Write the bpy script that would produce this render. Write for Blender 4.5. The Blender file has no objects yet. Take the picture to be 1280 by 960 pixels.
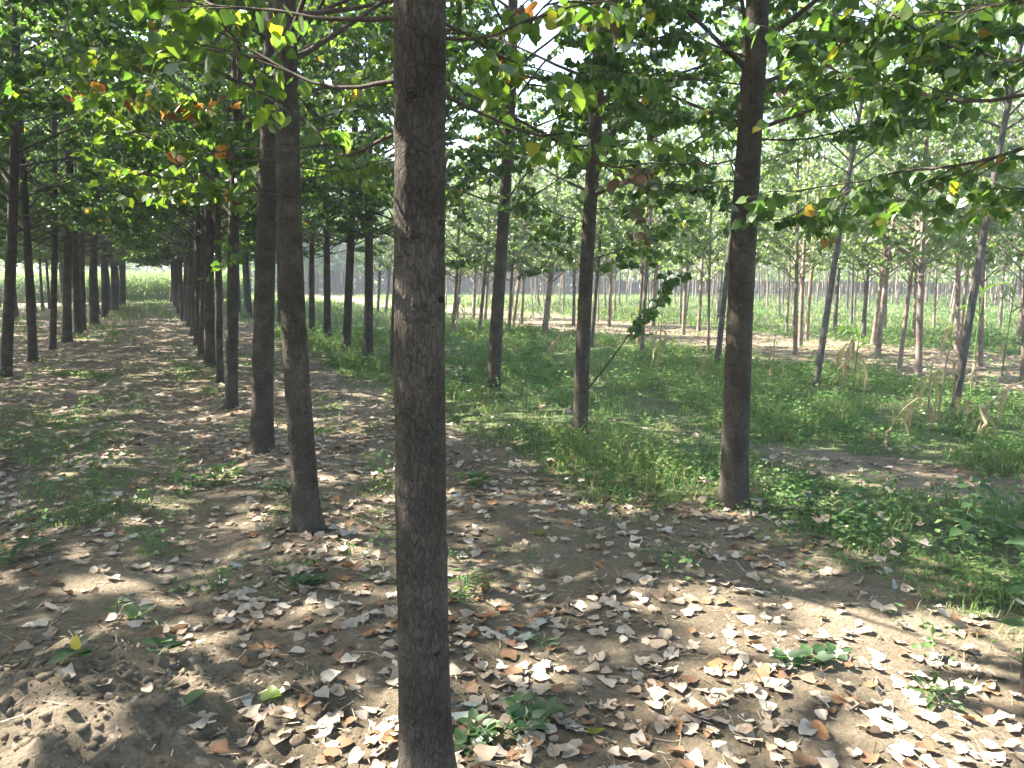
import bpy, math, random
import numpy as np
from mathutils import Vector, Matrix, Quaternion

S = bpy.context.scene
COL = S.collection
random.seed(7)
RNG = np.random.default_rng(11)

# ------------------------------------------------------------------ camera
F = 1000.0                      # focal length in photo pixels (1280 wide)
HORIZON = 350.0
CAM_H = 1.5
PITCH = math.atan((480 - HORIZON) / F)
cam = bpy.data.cameras.new('camera')
cam.sensor_width = 36.0
cam.lens = 36.0 * F / 1280.0
cam.clip_start = 0.05
cam.clip_end = 2000
camo = bpy.data.objects.new('camera', cam)
COL.objects.link(camo)
camo.location = (0, 0, CAM_H)
camo.rotation_euler = (math.pi / 2 - PITCH, 0, 0)
S.camera = camo

# ------------------------------------------------------------------ light
SUN_AZ = math.radians(-72)      # left of straight ahead
SUN_EL = math.radians(46)
to_sun = Vector((math.sin(SUN_AZ) * math.cos(SUN_EL), math.cos(SUN_AZ) * math.cos(SUN_EL), math.sin(SUN_EL)))
w = bpy.data.worlds.new('World')
S.world = w
w.use_nodes = True
nt = w.node_tree
sky = nt.nodes.new('ShaderNodeTexSky')
sky.sky_type = 'NISHITA'
sky.sun_disc = False
sky.sun_elevation = SUN_EL
sky.sun_rotation = SUN_AZ
sky.air_density = 1.0
sky.dust_density = 2.5
nt.links.new(sky.outputs[0], nt.nodes['Background'].inputs[0])
nt.nodes['Background'].inputs[1].default_value = 0.115
sun = bpy.data.lights.new('sun', 'SUN')
sun.energy = 5.0
sun.angle = math.radians(0.53)
sun.color = (1.0, 0.93, 0.82)
suno = bpy.data.objects.new('sun', sun)
COL.objects.link(suno)
suno.rotation_euler = to_sun.to_track_quat('Z', 'Y').to_euler()
S.view_settings.view_transform = 'Standard'
S.view_settings.look = 'None'
S.view_settings.gamma = 1.0
S.view_settings.exposure = 2.85
S.view_settings.use_curve_mapping = False
S.render.engine = 'CYCLES'
c = S.cycles
c.use_denoising = True
c.denoiser = 'OPENIMAGEDENOISE'
c.max_bounces = 7
c.diffuse_bounces = 4
c.glossy_bounces = 2
c.transmission_bounces = 4
c.transparent_max_bounces = 4
c.volume_bounces = 0
c.sample_clamp_indirect = 6.0

# ------------------------------------------------------------------ helpers
FW = np.array([0, math.cos(PITCH), -math.sin(PITCH)])
UP = np.array([0, math.sin(PITCH), math.cos(PITCH)])
RT = np.array([1.0, 0, 0])


def ray(px, py):
    return (px - 640) / F * RT + (480 - py) / F * UP + FW


def on_ground(px, py):
    d = ray(px, py)
    k = CAM_H / -d[2]
    return np.array([d[0] * k, d[1] * k, 0.0])


def at_depth(px, py, Y):
    d = ray(px, py)
    k = Y / d[1]
    return np.array([d[0] * k, Y, CAM_H + d[2] * k])


def smooth(a, b, x):
    t = np.clip((x - a) / (b - a), 0, 1)
    return t * t * (3 - 2 * t)


def vnoise(x, y, seed=0):
    xi = np.floor(x).astype(np.int64)
    yi = np.floor(y).astype(np.int64)
    fx = x - xi
    fy = y - yi
    fx = fx * fx * (3 - 2 * fx)
    fy = fy * fy * (3 - 2 * fy)

    def hsh(a, b):
        n = (a * 374761393 + b * 668265263 + seed * 974634777) & 0xFFFFFFFF
        n = ((n ^ (n >> 13)) * 1274126177) & 0xFFFFFFFF
        return ((n ^ (n >> 16)) & 0xFFFF) / 65535.0
    a = hsh(xi, yi); b = hsh(xi + 1, yi); cc = hsh(xi, yi + 1); d = hsh(xi + 1, yi + 1)
    return (a * (1 - fx) + b * fx) * (1 - fy) + (cc * (1 - fx) + d * fx) * fy


def fbm(x, y, sc, oct=3, seed=0):
    v = 0; amp = 0.5; tot = 0
    for i in range(oct):
        v = v + amp * vnoise(x / sc + 17.3 * i, y / sc - 9.1 * i, seed + i)
        tot += amp
        amp *= 0.5
        sc *= 0.5
    return v / tot


# row frame: s runs along the planting rows, t across them (to the right)
ROW0 = on_ground(532, 1000)[:2]
UDIR = np.array([-0.395, 0.919])
VDIR = np.array([0.919, 0.395])


def st(x, y):
    dx = x - ROW0[0]; dy = y - ROW0[1]
    return dx * UDIR[0] + dy * UDIR[1], dx * VDIR[0] + dy * VDIR[1]


def xy(s, t):
    return ROW0[0] + s * UDIR[0] + t * VDIR[0], ROW0[1] + s * UDIR[1] + t * VDIR[1]


MOUND = on_ground(120, 905)[:2]
BARE = on_ground(1150, 600)[:2]


def height(x, y):
    x = np.asarray(x, float); y = np.asarray(y, float)
    s, t = st(x, y)
    r = np.hypot(x, y)
    near = 1 - smooth(10, 25, r)
    z = 0.05 * (fbm(x, y, 2.3, 3, 5) - 0.5) * near
    z = z + 0.10 * (fbm(x, y, 12, 2, 8) - 0.5) * smooth(6, 20, r) * (1 - smooth(40, 80, r))
    # old plough ridges along the rows
    z = z + 0.022 * np.sin(t * 2 * np.pi / 1.3 + 1.5 * fbm(x, y, 3, 2, 21)) * near * (1 - smooth(2.0, 3.0, t) * 0.6)
    m = np.exp(-(((x - MOUND[0]) / 0.75) ** 2 + ((y - MOUND[1]) / 0.55) ** 2))
    z = z + 0.15 * m
    lump = np.abs(fbm(x, y, 0.22, 4, 31) - 0.5) * 2
    z = z + 0.095 * np.clip(m * 1.5, 0, 1) * (0.35 - lump) + 0.045 * np.clip(m * 1.5, 0, 1) * (fbm(x, y, 0.06, 2, 35) - 0.5)
    z = z + 0.022 * (fbm(x, y, 0.16, 4, 41) - 0.5) * (1 - smooth(4, 9, r))
    # bank edge of the bare patch
    return z


def hz(x, y):
    return float(height(np.array([x]), np.array([y]))[0])


def grassiness(x, y):
    """0 bare soil with litter .. 1 thick green ground cover"""
    s, t = st(x, y)
    n = fbm(x, y, 1.6, 3, 51)
    n2 = fbm(x, y, 5, 3, 61)
    edge = smooth(1.5, 2.7, t + 1.4 * (n - 0.5) - 0.75 * (1 - smooth(0.3, 3.0, s)))
    strip = smooth(9.4, 10.6, t + 1.4 * (n2 - 0.5)) * (1 - smooth(14.0, 16.5, t + 2.5 * (n2 - 0.5)))
    g = edge * (1 - 0.86 * strip)
    g = g * (0.6 + 0.4 * smooth(0.2, 0.4, n))
    # bare earth patch on the right
    bx = x - BARE[0]; by = y - BARE[1]
    bs = bx * -0.62 + by * 0.78
    bt = bx * 0.78 + by * 0.62
    bare = np.exp(-((bs / 1.45) ** 2 + (bt / 0.5) ** 2) ** 1.5)
    g = g * (1 - np.clip(bare * 1.5, 0, 1))
    # thin weeds on the litter side
    left = smooth(0.50, 0.66, fbm(x, y, 0.8, 2, 71)) * smooth(0.42, 0.62, n2 + 0.1)
    left = left * smooth(-1.0, -1.6, t - 0.0) + 0.5 * left * smooth(-1.3, -0.5, t)
    for (px, py, rad, a) in ((70, 560, .8, .9), (115, 605, .7, .9), (60, 535, .9, .8), (215, 628, .45, .7),
                             (120, 645, .4, .8), (150, 500, .9, .6), (175, 470, 1.3, .6), (20, 640, .5, .6)):
        p = PATCH[(px, py)]
        left = np.maximum(left, a * np.exp(-((x - p[0]) ** 2 + (y - p[1]) ** 2) / rad ** 2))
    farg = smooth(26, 40, s) * 0.55 * smooth(-3.6, -2.6, t)
    g = np.maximum(g, np.maximum(left * 0.7 * (1 - edge) * smooth(3.5, 5, np.hypot(x, y)), farg * (1 - edge)))
    return np.clip(g, 0, 1)


PATCH = {k: on_ground(*k) for k in ((70, 560), (115, 605), (60, 535), (215, 628), (120, 645), (150, 500), (175, 470), (20, 640))}


def mk_mesh(name, V, faces, mats, attrs=None, smooth_shade=True, mat_idx=None):
    """faces: list of int arrays (n,3) or (n,4)"""
    me = bpy.data.meshes.new(name)
    V = np.ascontiguousarray(V, dtype=np.float32)
    me.vertices.add(len(V))
    me.vertices.foreach_set('co', V.ravel())
    faces = [np.asarray(f, dtype=np.int32) for f in faces if len(f)]
    nl = sum(f.size for f in faces)
    npoly = sum(len(f) for f in faces)
    me.loops.add(nl)
    me.polygons.add(npoly)
    me.loops.foreach_set('vertex_index', np.concatenate([f.ravel() for f in faces]))
    starts = []; off = 0
    for f in faces:
        k = f.shape[1]
        starts.append(off + np.arange(len(f)) * k)
        off += f.size
    me.polygons.foreach_set('loop_start', np.concatenate(starts).astype(np.int32))
    me.update(calc_edges=True)
    me.validate()
    if smooth_shade:
        me.polygons.foreach_set('use_smooth', np.ones(len(me.polygons), dtype=bool))
    for m in mats:
        me.materials.append(m)
    if mat_idx is not None:
        me.polygons.foreach_set('material_index', np.asarray(mat_idx, dtype=np.int32))
    for k, v in (attrs or {}).items():
        a = me.attributes.new(k, 'FLOAT', 'POINT')
        a.data.foreach_set('value', np.asarray(v, dtype=np.float32))
    return me


def link(name, data, parent=None, label=None, cat=None, group=None, kind=None):
    o = bpy.data.objects.new(name, data)
    COL.objects.link(o)
    if parent is not None:
        o.parent = parent
    if label: o['label'] = label
    if cat: o['category'] = cat
    if group: o['group'] = group
    if kind: o['kind'] = kind
    return o


class Geo:
    """collects vertices and faces of one mesh"""
    def __init__(self):
        self.V = []; self.T = []; self.Q = []; self.n = 0; self.tint = []

    def add(self, V, T=None, Q=None, tint=0.5):
        V = np.asarray(V, float)
        self.V.append(V)
        if T is not None and len(T): self.T.append(np.asarray(T) + self.n)
        if Q is not None and len(Q): self.Q.append(np.asarray(Q) + self.n)
        self.tint.append(np.broadcast_to(np.asarray(tint, float), (len(V),)))
        self.n += len(V)

    def mesh(self, name, mats, smooth_shade=True):
        f = []
        if self.T: f.append(np.concatenate(self.T))
        if self.Q: f.append(np.concatenate(self.Q))
        return mk_mesh(name, np.concatenate(self.V), f, mats, {'tint': np.concatenate(self.tint)}, smooth_shade)


def tube(P, R, sides=5, cap=True):
    """tapered tube along P (n,3) with radii R -> V, quads, tris"""
    P = np.asarray(P, float); R = np.asarray(R, float)
    n = len(P)
    T = np.gradient(P, axis=0)
    T /= np.linalg.norm(T, axis=1, keepdims=True) + 1e-9
    ref = np.array([1.0, 0.13, 0.07]) if abs(T[0][2]) > 0.8 else np.array([0.05, 0.08, 1.0])
    A = np.cross(T, ref); A /= np.linalg.norm(A, axis=1, keepdims=True) + 1e-9
    B = np.cross(T, A)
    th = np.linspace(0, 2 * np.pi, sides, endpoint=False)
    V = P[:, None] + R[:, None, None] * (A[:, None] * np.cos(th)[None, :, None] + B[:, None] * np.sin(th)[None, :, None])
    V = V.reshape(-1, 3)
    i = np.arange(n - 1)[:, None] * sides
    j = np.arange(sides)[None]
    k = (j + 1) % sides
    Q = np.stack([i + j, i + k, i + sides + k, i + sides + j], -1).reshape(-1, 4)
    return V, Q


# ------------------------------------------------------------------ materials
def new_mat(name):
    m = bpy.data.materials.new(name)
    m.use_nodes = True
    n = m.node_tree
    for x in list(n.nodes): n.nodes.remove(x)
    out = n.nodes.new('ShaderNodeOutputMaterial')
    return m, n, out


def N(n, t, **kw):
    x = n.nodes.new(t)
    for k, v in kw.items():
        if k.startswith('i_'):
            key = k[2:]
            x.inputs[int(key) if key.isdigit() else key.replace('_', ' ')].default_value = v
        else:
            setattr(x, k, v)
    return x


def ramp(n, stops, interp='LINEAR'):
    r = n.nodes.new('ShaderNodeValToRGB')
    r.color_ramp.interpolation = interp
    e = r.color_ramp.elements
    while len(e) > 1: e.remove(e[0])
    e[0].position = stops[0][0]; e[0].color = (*stops[0][1], 1)
    for p, cc in stops[1:]:
        q = e.new(p); q.color = (*cc, 1)
    return r


def leaf_material(name, stops, trans_gain=(2.0, 2.1, 0.8), trans=0.55, gloss=0.03, rough=0.5, use_attr=True):
    m, n, out = new_mat(name)
    at = N(n, 'ShaderNodeAttribute', attribute_name='tint')
    oi = N(n, 'ShaderNodeObjectInfo')
    r = ramp(n, stops)
    n.links.new(at.outputs['Fac'], r.inputs[0])
    # blotches and veins
    tc = N(n, 'ShaderNodeTexCoord')
    no = N(n, 'ShaderNodeTexNoise', i_Scale=34.0, i_Detail=3.0)
    n.links.new(tc.outputs['Object'], no.inputs['Vector'])
    mr = N(n, 'ShaderNodeMapRange', i_1=0.3, i_2=0.7, i_3=0.75, i_4=1.2)
    n.links.new(no.outputs['Fac'], mr.inputs[0])
    mul = N(n, 'ShaderNodeVectorMath', operation='MULTIPLY')
    n.links.new(r.outputs[0], mul.inputs[0]); n.links.new(mr.outputs[0], mul.inputs[1])
    dif = N(n, 'ShaderNodeBsdfDiffuse')
    n.links.new(mul.outputs[0], dif.inputs[0])
    tg = N(n, 'ShaderNodeVectorMath', operation='MULTIPLY')
    tg.inputs[1].default_value = trans_gain
    n.links.new(mul.outputs[0], tg.inputs[0])
    tr = N(n, 'ShaderNodeBsdfTranslucent')
    n.links.new(tg.outputs[0], tr.inputs[0])
    mx = N(n, 'ShaderNodeMixShader', i_0=trans)
    n.links.new(dif.outputs[0], mx.inputs[1]); n.links.new(tr.outputs[0], mx.inputs[2])
    gl = N(n, 'ShaderNodeBsdfGlossy', i_Roughness=rough)
    gl.inputs[0].default_value = (1, 1, 1, 1)
    fr = N(n, 'ShaderNodeLayerWeight', i_Blend=0.25)
    fm = N(n, 'ShaderNodeMath', operation='MULTIPLY_ADD')
    fm.inputs[1].default_value = 0.10 if gloss > 0 else 0.0; fm.inputs[2].default_value = gloss * 0.5
    n.links.new(fr.outputs['Fresnel'], fm.inputs[0])
    mg = N(n, 'ShaderNodeMixShader')
    if gloss > 0:
        n.links.new(fm.outputs[0], mg.inputs[0])
    else:
        mg.inputs[0].default_value = 0
    n.links.new(mx.outputs[0], mg.inputs[1]); n.links.new(gl.outputs[0], mg.inputs[2])
    n.links.new(mg.outputs[0], out.inputs[0])
    return m


M_LEAF = leaf_material('poplar_leaf', [(0.0, (0.036, 0.078, 0.026)), (0.45, (0.062, 0.118, 0.032)), (0.8, (0.105, 0.160, 0.036)),
                                      (0.93, (0.15, 0.20, 0.03)), (0.965, (0.30, 0.25, 0.03)), (1.0, (0.30, 0.13, 0.05))])
M_LEAF_Y = leaf_material('young_poplar_leaf', [(0.0, (0.070, 0.120, 0.050)), (0.5, (0.115, 0.175, 0.072)), (0.85, (0.16, 0.22, 0.09)),
                                              (1.0, (0.25, 0.26, 0.07))], gloss=0.12, rough=0.5)
M_DEAD = leaf_material('dried_leaf', [(0.0, (0.07, 0.055, 0.045)), (0.2, (0.13, 0.11, 0.085)), (0.5, (0.20, 0.10, 0.05)), (0.8, (0.42, 0.20, 0.04)), (1.0, (0.45, 0.27, 0.06))],
                       trans_gain=(1.3, 1.0, 0.7), trans=0.3, gloss=0.0)
M_LITTER = leaf_material('litter_leaf', [(0.0, (0.10, 0.065, 0.04)), (0.12, (0.22, 0.135, 0.085)), (0.3, (0.32, 0.25, 0.185)), (0.6, (0.41, 0.34, 0.265)),
                                        (0.9, (0.48, 0.42, 0.345)), (0.955, (0.36, 0.40, 0.36)), (0.97, (0.27, 0.14, 0.075)), (1.0, (0.34, 0.19, 0.10))],
                         trans_gain=(1.0, 0.9, 0.7), trans=0.12, gloss=0.0)
M_GRASS = leaf_material('grass_blade', [(0.0, (0.072, 0.142, 0.054)), (0.5, (0.118, 0.208, 0.082)), (0.75, (0.170, 0.250, 0.100)), (0.9, (0.20, 0.21, 0.08)), (1.0, (0.36, 0.31, 0.20))],
                        trans_gain=(1.5, 1.5, 0.9), trans=0.45, gloss=0.0)
M_WEED = leaf_material('weed_leaf', [(0.0, (0.030, 0.075, 0.025)), (0.6, (0.06, 0.13, 0.035)), (0.9, (0.13, 0.21, 0.04)), (1.0, (0.45, 0.35, 0.03))], gloss=0.08)
M_MAIZE = leaf_material('maize_leaf', [(0.0, (0.08, 0.17, 0.04)), (0.5, (0.14, 0.24, 0.05)), (0.75, (0.36, 0.29, 0.16)), (1.0, (0.38, 0.29, 0.20))],
                        trans_gain=(1.3, 1.3, 0.8), trans=0.35, gloss=0.05)


def bark_material(name, dark, mid, pale, ring=True, scale=1.0):
    m, n, out = new_mat(name)
    tc = N(n, 'ShaderNodeTexCoord')
    oi = N(n, 'ShaderNodeObjectInfo')
    off = N(n, 'ShaderNodeVectorMath', operation='ADD')
    cr = N(n, 'ShaderNodeCombineXYZ')
    mm = N(n, 'ShaderNodeMath', operation='MULTIPLY'); mm.inputs[1].default_value = 37.0
    n.links.new(oi.outputs['Random'], mm.inputs[0])
    n.links.new(mm.outputs[0], cr.inputs[2])
    n.links.new(tc.outputs['Object'], off.inputs[0]); n.links.new(cr.outputs[0], off.inputs[1])
    # broad blotches
    n1 = N(n, 'ShaderNodeTexNoise', i_Scale=7.0 * scale, i_Detail=5.0, i_Roughness=0.6)
    n.links.new(off.outputs[0], n1.inputs['Vector'])
    r1 = ramp(n, [(0.30, dark), (0.5, mid), (0.72, pale)])
    n.links.new(n1.outputs['Fac'], r1.inputs[0])
    # vertical fissures
    mp = N(n, 'ShaderNodeMapping'); mp.inputs['Scale'].default_value = (1, 1, 0.42)
    n.links.new(off.outputs[0], mp.inputs[0])
    vo = N(n, 'ShaderNodeTexVoronoi', feature='DISTANCE_TO_EDGE', i_Scale=62.0 * scale)
    nd = N(n, 'ShaderNodeTexNoise', i_Scale=30.0 * scale, i_Detail=4.0)
    n.links.new(mp.outputs[0], nd.inputs['Vector'])
    mixv = N(n, 'ShaderNodeMix', data_type='VECTOR'); mixv.inputs[0].default_value = 0.06
    n.links.new(mp.outputs[0], mixv.inputs[4]); n.links.new(nd.outputs['Color'], mixv.inputs[5])
    n.links.new(mixv.outputs[1], vo.inputs['Vector'])
    rf = ramp(n, [(0.0, (0.55,) * 3), (0.10, (0.92,) * 3), (0.3, (1, 1, 1))])
    n.links.new(vo.outputs['Distance'], rf.inputs[0])
    mu = N(n, 'ShaderNodeMix', data_type='RGBA', blend_type='MULTIPLY'); mu.inputs[0].default_value = 0.8
    n.links.new(r1.outputs[0], mu.inputs[6]); n.links.new(rf.outputs[0], mu.inputs[7])
    # fine grain
    n2 = N(n, 'ShaderNodeTexNoise', i_Scale=120.0 * scale, i_Detail=6.0, i_Roughness=0.7)
    n.links.new(mp.outputs[0], n2.inputs['Vector'])
    r2 = ramp(n, [(0.3, (0.62,) * 3), (0.7, (1.25,) * 3)])
    n.links.new(n2.outputs['Fac'], r2.inputs[0])
    mu2 = N(n, 'ShaderNodeMix', data_type='RGBA', blend_type='MULTIPLY'); mu2.inputs[0].default_value = 1.0
    n.links.new(mu.outputs[2], mu2.inputs[6]); n.links.new(r2.outputs[0], mu2.inputs[7])
    last = mu2.outputs[2]
    hgt = N(n, 'ShaderNodeMath', operation='MULTIPLY_ADD'); hgt.inputs[1].default_value = 0.35
    n.links.new(n2.outputs['Fac'], hgt.inputs[0]); n.links.new(rf.outputs[0], hgt.inputs[2])
    hout = hgt.outputs[0]
    if ring:
        wv = N(n, 'ShaderNodeTexNoise', i_Scale=1.0, i_Detail=3.0, i_Roughness=0.65)
        mq = N(n, 'ShaderNodeMapping'); mq.inputs['Scale'].default_value = (9, 9, 42)
        n.links.new(off.outputs[0], mq.inputs[0]); n.links.new(mq.outputs[0], wv.inputs['Vector'])
        rr = ramp(n, [(0.0, (1, 1, 1)), (0.60, (1, 1, 1)), (0.66, (0.60,) * 3), (0.8, (0.5,) * 3)])
        n.links.new(wv.outputs['Fac'], rr.inputs[0])
        mu3 = N(n, 'ShaderNodeMix', data_type='RGBA', blend_type='MULTIPLY'); mu3.inputs[0].default_value = 0.85
        n.links.new(last, mu3.inputs[6]); n.links.new(rr.outputs[0], mu3.inputs[7])
        last = mu3.outputs[2]
    bs = N(n, 'ShaderNodeBsdfPrincipled')
    bs.inputs['Roughness'].default_value = 0.85
    bs.inputs['Specular IOR Level'].default_value = 0.25
    n.links.new(last, bs.inputs['Base Color'])
    bp = N(n, 'ShaderNodeBump', i_Strength=0.85, i_Distance=0.009)
    n.links.new(hout, bp.inputs['Height']); n.links.new(bp.outputs[0], bs.inputs['Normal'])
    n.links.new(bs.outputs[0], out.inputs[0])
    return m


M_BARK = bark_material('poplar_bark', (0.044, 0.034, 0.025), (0.072, 0.058, 0.043), (0.118, 0.100, 0.077))
M_BARK_Y = bark_material('young_poplar_bark', (0.17, 0.125, 0.10), (0.27, 0.205, 0.165), (0.36, 0.31, 0.27), scale=1.4)
M_BARK_G = bark_material('grey_poplar_bark', (0.075, 0.068, 0.06), (0.125, 0.115, 0.102), (0.20, 0.188, 0.172), scale=1.4)
M_TWIG = bark_material('twig_bark', (0.07, 0.055, 0.042), (0.11, 0.085, 0.065), (0.17, 0.14, 0.11), ring=False, scale=2)
M_SCAR = bark_material('scar_bark', (0.03, 0.022, 0.017), (0.05, 0.038, 0.03), (0.09, 0.07, 0.055), ring=False, scale=3)
M_STEM = leaf_material('weed_stem', [(0.0, (0.07, 0.10, 0.04)), (1.0, (0.12, 0.14, 0.06))], trans=0.05, gloss=0.03)
M_STRAW = leaf_material('straw', [(0.0, (0.20, 0.14, 0.08)), (0.5, (0.38, 0.30, 0.19)), (1.0, (0.52, 0.45, 0.32))], trans=0.1, gloss=0.02,
                        trans_gain=(1, 0.9, 0.7))


def soil_material():
    m, n, out = new_mat('soil')
    tc = N(n, 'ShaderNodeTexCoord')
    ga = N(n, 'ShaderNodeAttribute', attribute_name='grass')
    n1 = N(n, 'ShaderNodeTexNoise', i_Scale=0.9, i_Detail=8.0, i_Roughness=0.62)
    n.links.new(tc.outputs['Object'], n1.inputs['Vector'])
    r1 = ramp(n, [(0.28, (0.120, 0.097, 0.067)), (0.5, (0.187, 0.152, 0.106)), (0.72, (0.275, 0.228, 0.166))])
    n.links.new(n1.outputs['Fac'], r1.inputs[0])
    n2 = N(n, 'ShaderNodeTexNoise', i_Scale=42.0, i_Detail=8.0, i_Roughness=0.72)
    n.links.new(tc.outputs['Object'], n2.inputs['Vector'])
    r2 = ramp(n, [(0.3, (0.6, 0.58, 0.56)), (0.5, (1, 1, 1)), (0.72, (1.3, 1.28, 1.25))])
    n.links.new(n2.outputs['Fac'], r2.inputs[0])
    mu = N(n, 'ShaderNodeMix', data_type='RGBA', blend_type='MULTIPLY'); mu.inputs[0].default_value = 1.0
    n.links.new(r1.outputs[0], mu.inputs[6]); n.links.new(r2.outputs[0], mu.inputs[7])
    # crumbs of leaf and straw
    vo = N(n, 'ShaderNodeTexVoronoi', i_Scale=26.0, i_Randomness=1.0)
    nw = N(n, 'ShaderNodeTexNoise', i_Scale=16.0, i_Detail=3.0)
    n.links.new(tc.outputs['Object'], nw.inputs['Vector'])
    mv = N(n, 'ShaderNodeMix', data_type='VECTOR'); mv.inputs[0].default_value = 0.10
    n.links.new(tc.outputs['Object'], mv.inputs[4]); n.links.new(nw.outputs['Color'], mv.inputs[5])
    n.links.new(mv.outputs[1], vo.inputs['Vector'])
    sp = N(n, 'ShaderNodeSeparateColor'); n.links.new(vo.outputs['Color'], sp.inputs[0])
    a1 = N(n, 'ShaderNodeMath', operation='GREATER_THAN'); a1.inputs[1].default_value = 0.80
    n.links.new(sp.outputs[0], a1.inputs[0])
    a2 = N(n, 'ShaderNodeMath', operation='LESS_THAN'); a2.inputs[1].default_value = 0.32
    n.links.new(vo.outputs['Distance'], a2.inputs[0])
    a3 = N(n, 'ShaderNodeMath', operation='MULTIPLY'); n.links.new(a1.outputs[0], a3.inputs[0]); n.links.new(a2.outputs[0], a3.inputs[1])
    cr = ramp(n, [(0, (0.20, 0.13, 0.08)), (0.5, (0.33, 0.26, 0.20)), (1, (0.42, 0.36, 0.30))])
    n.links.new(sp.outputs[1], cr.inputs[0])
    mc = N(n, 'ShaderNodeMix', data_type='RGBA')
    n.links.new(a3.outputs[0], mc.inputs[0]); n.links.new(mu.outputs[2], mc.inputs[6]); n.links.new(cr.outputs[0], mc.inputs[7])
    # moss / tiny seedlings under the ground cover
    n3 = N(n, 'ShaderNodeTexNoise', i_Scale=14.0, i_Detail=6.0, i_Roughness=0.7)
    n.links.new(tc.outputs['Object'], n3.inputs['Vector'])
    gr = ramp(n, [(0.3, (0.055, 0.085, 0.030)), (0.7, (0.105, 0.14, 0.05))])
    n.links.new(n3.outputs['Fac'], gr.inputs[0])
    ad = N(n, 'ShaderNodeMath', operation='ADD'); n.links.new(ga.outputs['Fac'], ad.inputs[0]); n.links.new(n3.outputs['Fac'], ad.inputs[1])
    gm = N(n, 'ShaderNodeMapRange', i_1=0.85, i_2=1.25, i_3=0.0, i_4=0.85)
    n.links.new(ad.outputs[0], gm.inputs[0])
    mg = N(n, 'ShaderNodeMix', data_type='RGBA')
    n.links.new(gm.outputs[0], mg.inputs[0]); n.links.new(mc.outputs[2], mg.inputs[6]); n.links.new(gr.outputs[0], mg.inputs[7])
    bs = N(n, 'ShaderNodeBsdfPrincipled')
    bs.inputs['Roughness'].default_value = 0.95
    bs.inputs['Specular IOR Level'].default_value = 0.15
    n.links.new(mg.outputs[2], bs.inputs['Base Color'])
    bp = N(n, 'ShaderNodeBump', i_Strength=1.0, i_Distance=0.035)
    n.links.new(n2.outputs['Fac'], bp.inputs['Height']); n.links.new(bp.outputs[0], bs.inputs['Normal'])
    n.links.new(bs.outputs[0], out.inputs[0])
    return m


M_SOIL = soil_material()

# ------------------------------------------------------------------ ground
def build_ground():
    nx, ny = 620, 540
    u = np.linspace(-1, 1, nx)
    X = -0.3 + 0.55 * np.sinh(6.8 * u)
    v = np.linspace(-0.62, 1, ny)
    Y = 2.9 + 0.60 * np.sinh(6.8 * v)
    GX, GY = np.meshgrid(X, Y)
    gx, gy = GX.ravel(), GY.ravel()
    z = height(gx, gy)
    i = np.arange(ny - 1)[:, None] * nx
    j = np.arange(nx - 1)[None]
    Q = np.stack([i + j, i + j + 1, i + nx + j + 1, i + nx + j], -1).reshape(-1, 4)
    me = mk_mesh('ground', np.stack([gx, gy, z], 1), [Q], [M_SOIL], {'grass': grassiness(gx, gy)})
    link('ground', me, kind='structure')


build_ground()

# ------------------------------------------------------------------ leaf templates
# x across, y from petiole end to tip, z out of the blade
def leaf_template(fold=0.06, curl=0.08, near=True):
    if near:
        half = [(0.30, -0.03), (0.47, 0.12), (0.50, 0.30), (0.40, 0.55), (0.20, 0.80)]
        mid = [(0, 0.03), (0, 0.30), (0, 0.62)]
        V = [(0, 0.03, 0), (0, 0.30, -fold * .5), (0, 0.62, -fold * .5), (0, 1.04, -curl * 1.2)]
        for x, y in half: V.append((x, y, fold * x * 2 - curl * y * y))
        for x, y in half: V.append((-x, y, fold * x * 2 - curl * y * y))
        T = []
        for o, flip in ((4, False), (9, True)):
            t = [(0, o, o + 1), (0, o + 1, 1), (1, o + 1, o + 2), (1, o + 2, o + 3), (1, o + 3, 2), (2, o + 3, o + 4), (2, o + 4, 3)]
            T += [(a, c2, b) for a, b, c2 in t] if flip else t
        b = len(V)
        V += [(-0.012, 0.03, 0), (0.012, 0.03, 0), (0.012, -0.50, 0.03), (-0.012, -0.50, 0.03)]
        T += [(b, b + 1, b + 2), (b, b + 2, b + 3)]
    else:
        V = [(0, 0, 0), (0.46, 0.08, fold), (0.44, 0.5, fold * .7), (0, 1.04, -curl), (-0.44, 0.5, fold * .7), (-0.46, 0.08, fold)]
        T = [(0, 1, 2), (0, 2, 3), (0, 3, 4), (0, 4, 5)]
    return np.array(V, float), np.array(T, int)


LT_NEAR = leaf_template()
LT_FAR = leaf_template(near=False)


def unit(v):
    return v / (np.linalg.norm(v, axis=-1, keepdims=True) + 1e-9)


def leaves_arrays(P, D, Nn, Sz, tint, tpl):
    W = np.cross(D, Nn)
    V0, T0 = tpl
    V = P[:, None] + Sz[:, None, None] * (V0[None, :, 0:1] * W[:, None] + V0[None, :, 1:2] * D[:, None] + V0[None, :, 2:3] * Nn[:, None])
    k = len(V0)
    T = T0[None] + (np.arange(len(P)) * k)[:, None, None]
    return V.reshape(-1, 3), T.reshape(-1, 3), np.repeat(tint, k)


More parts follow.
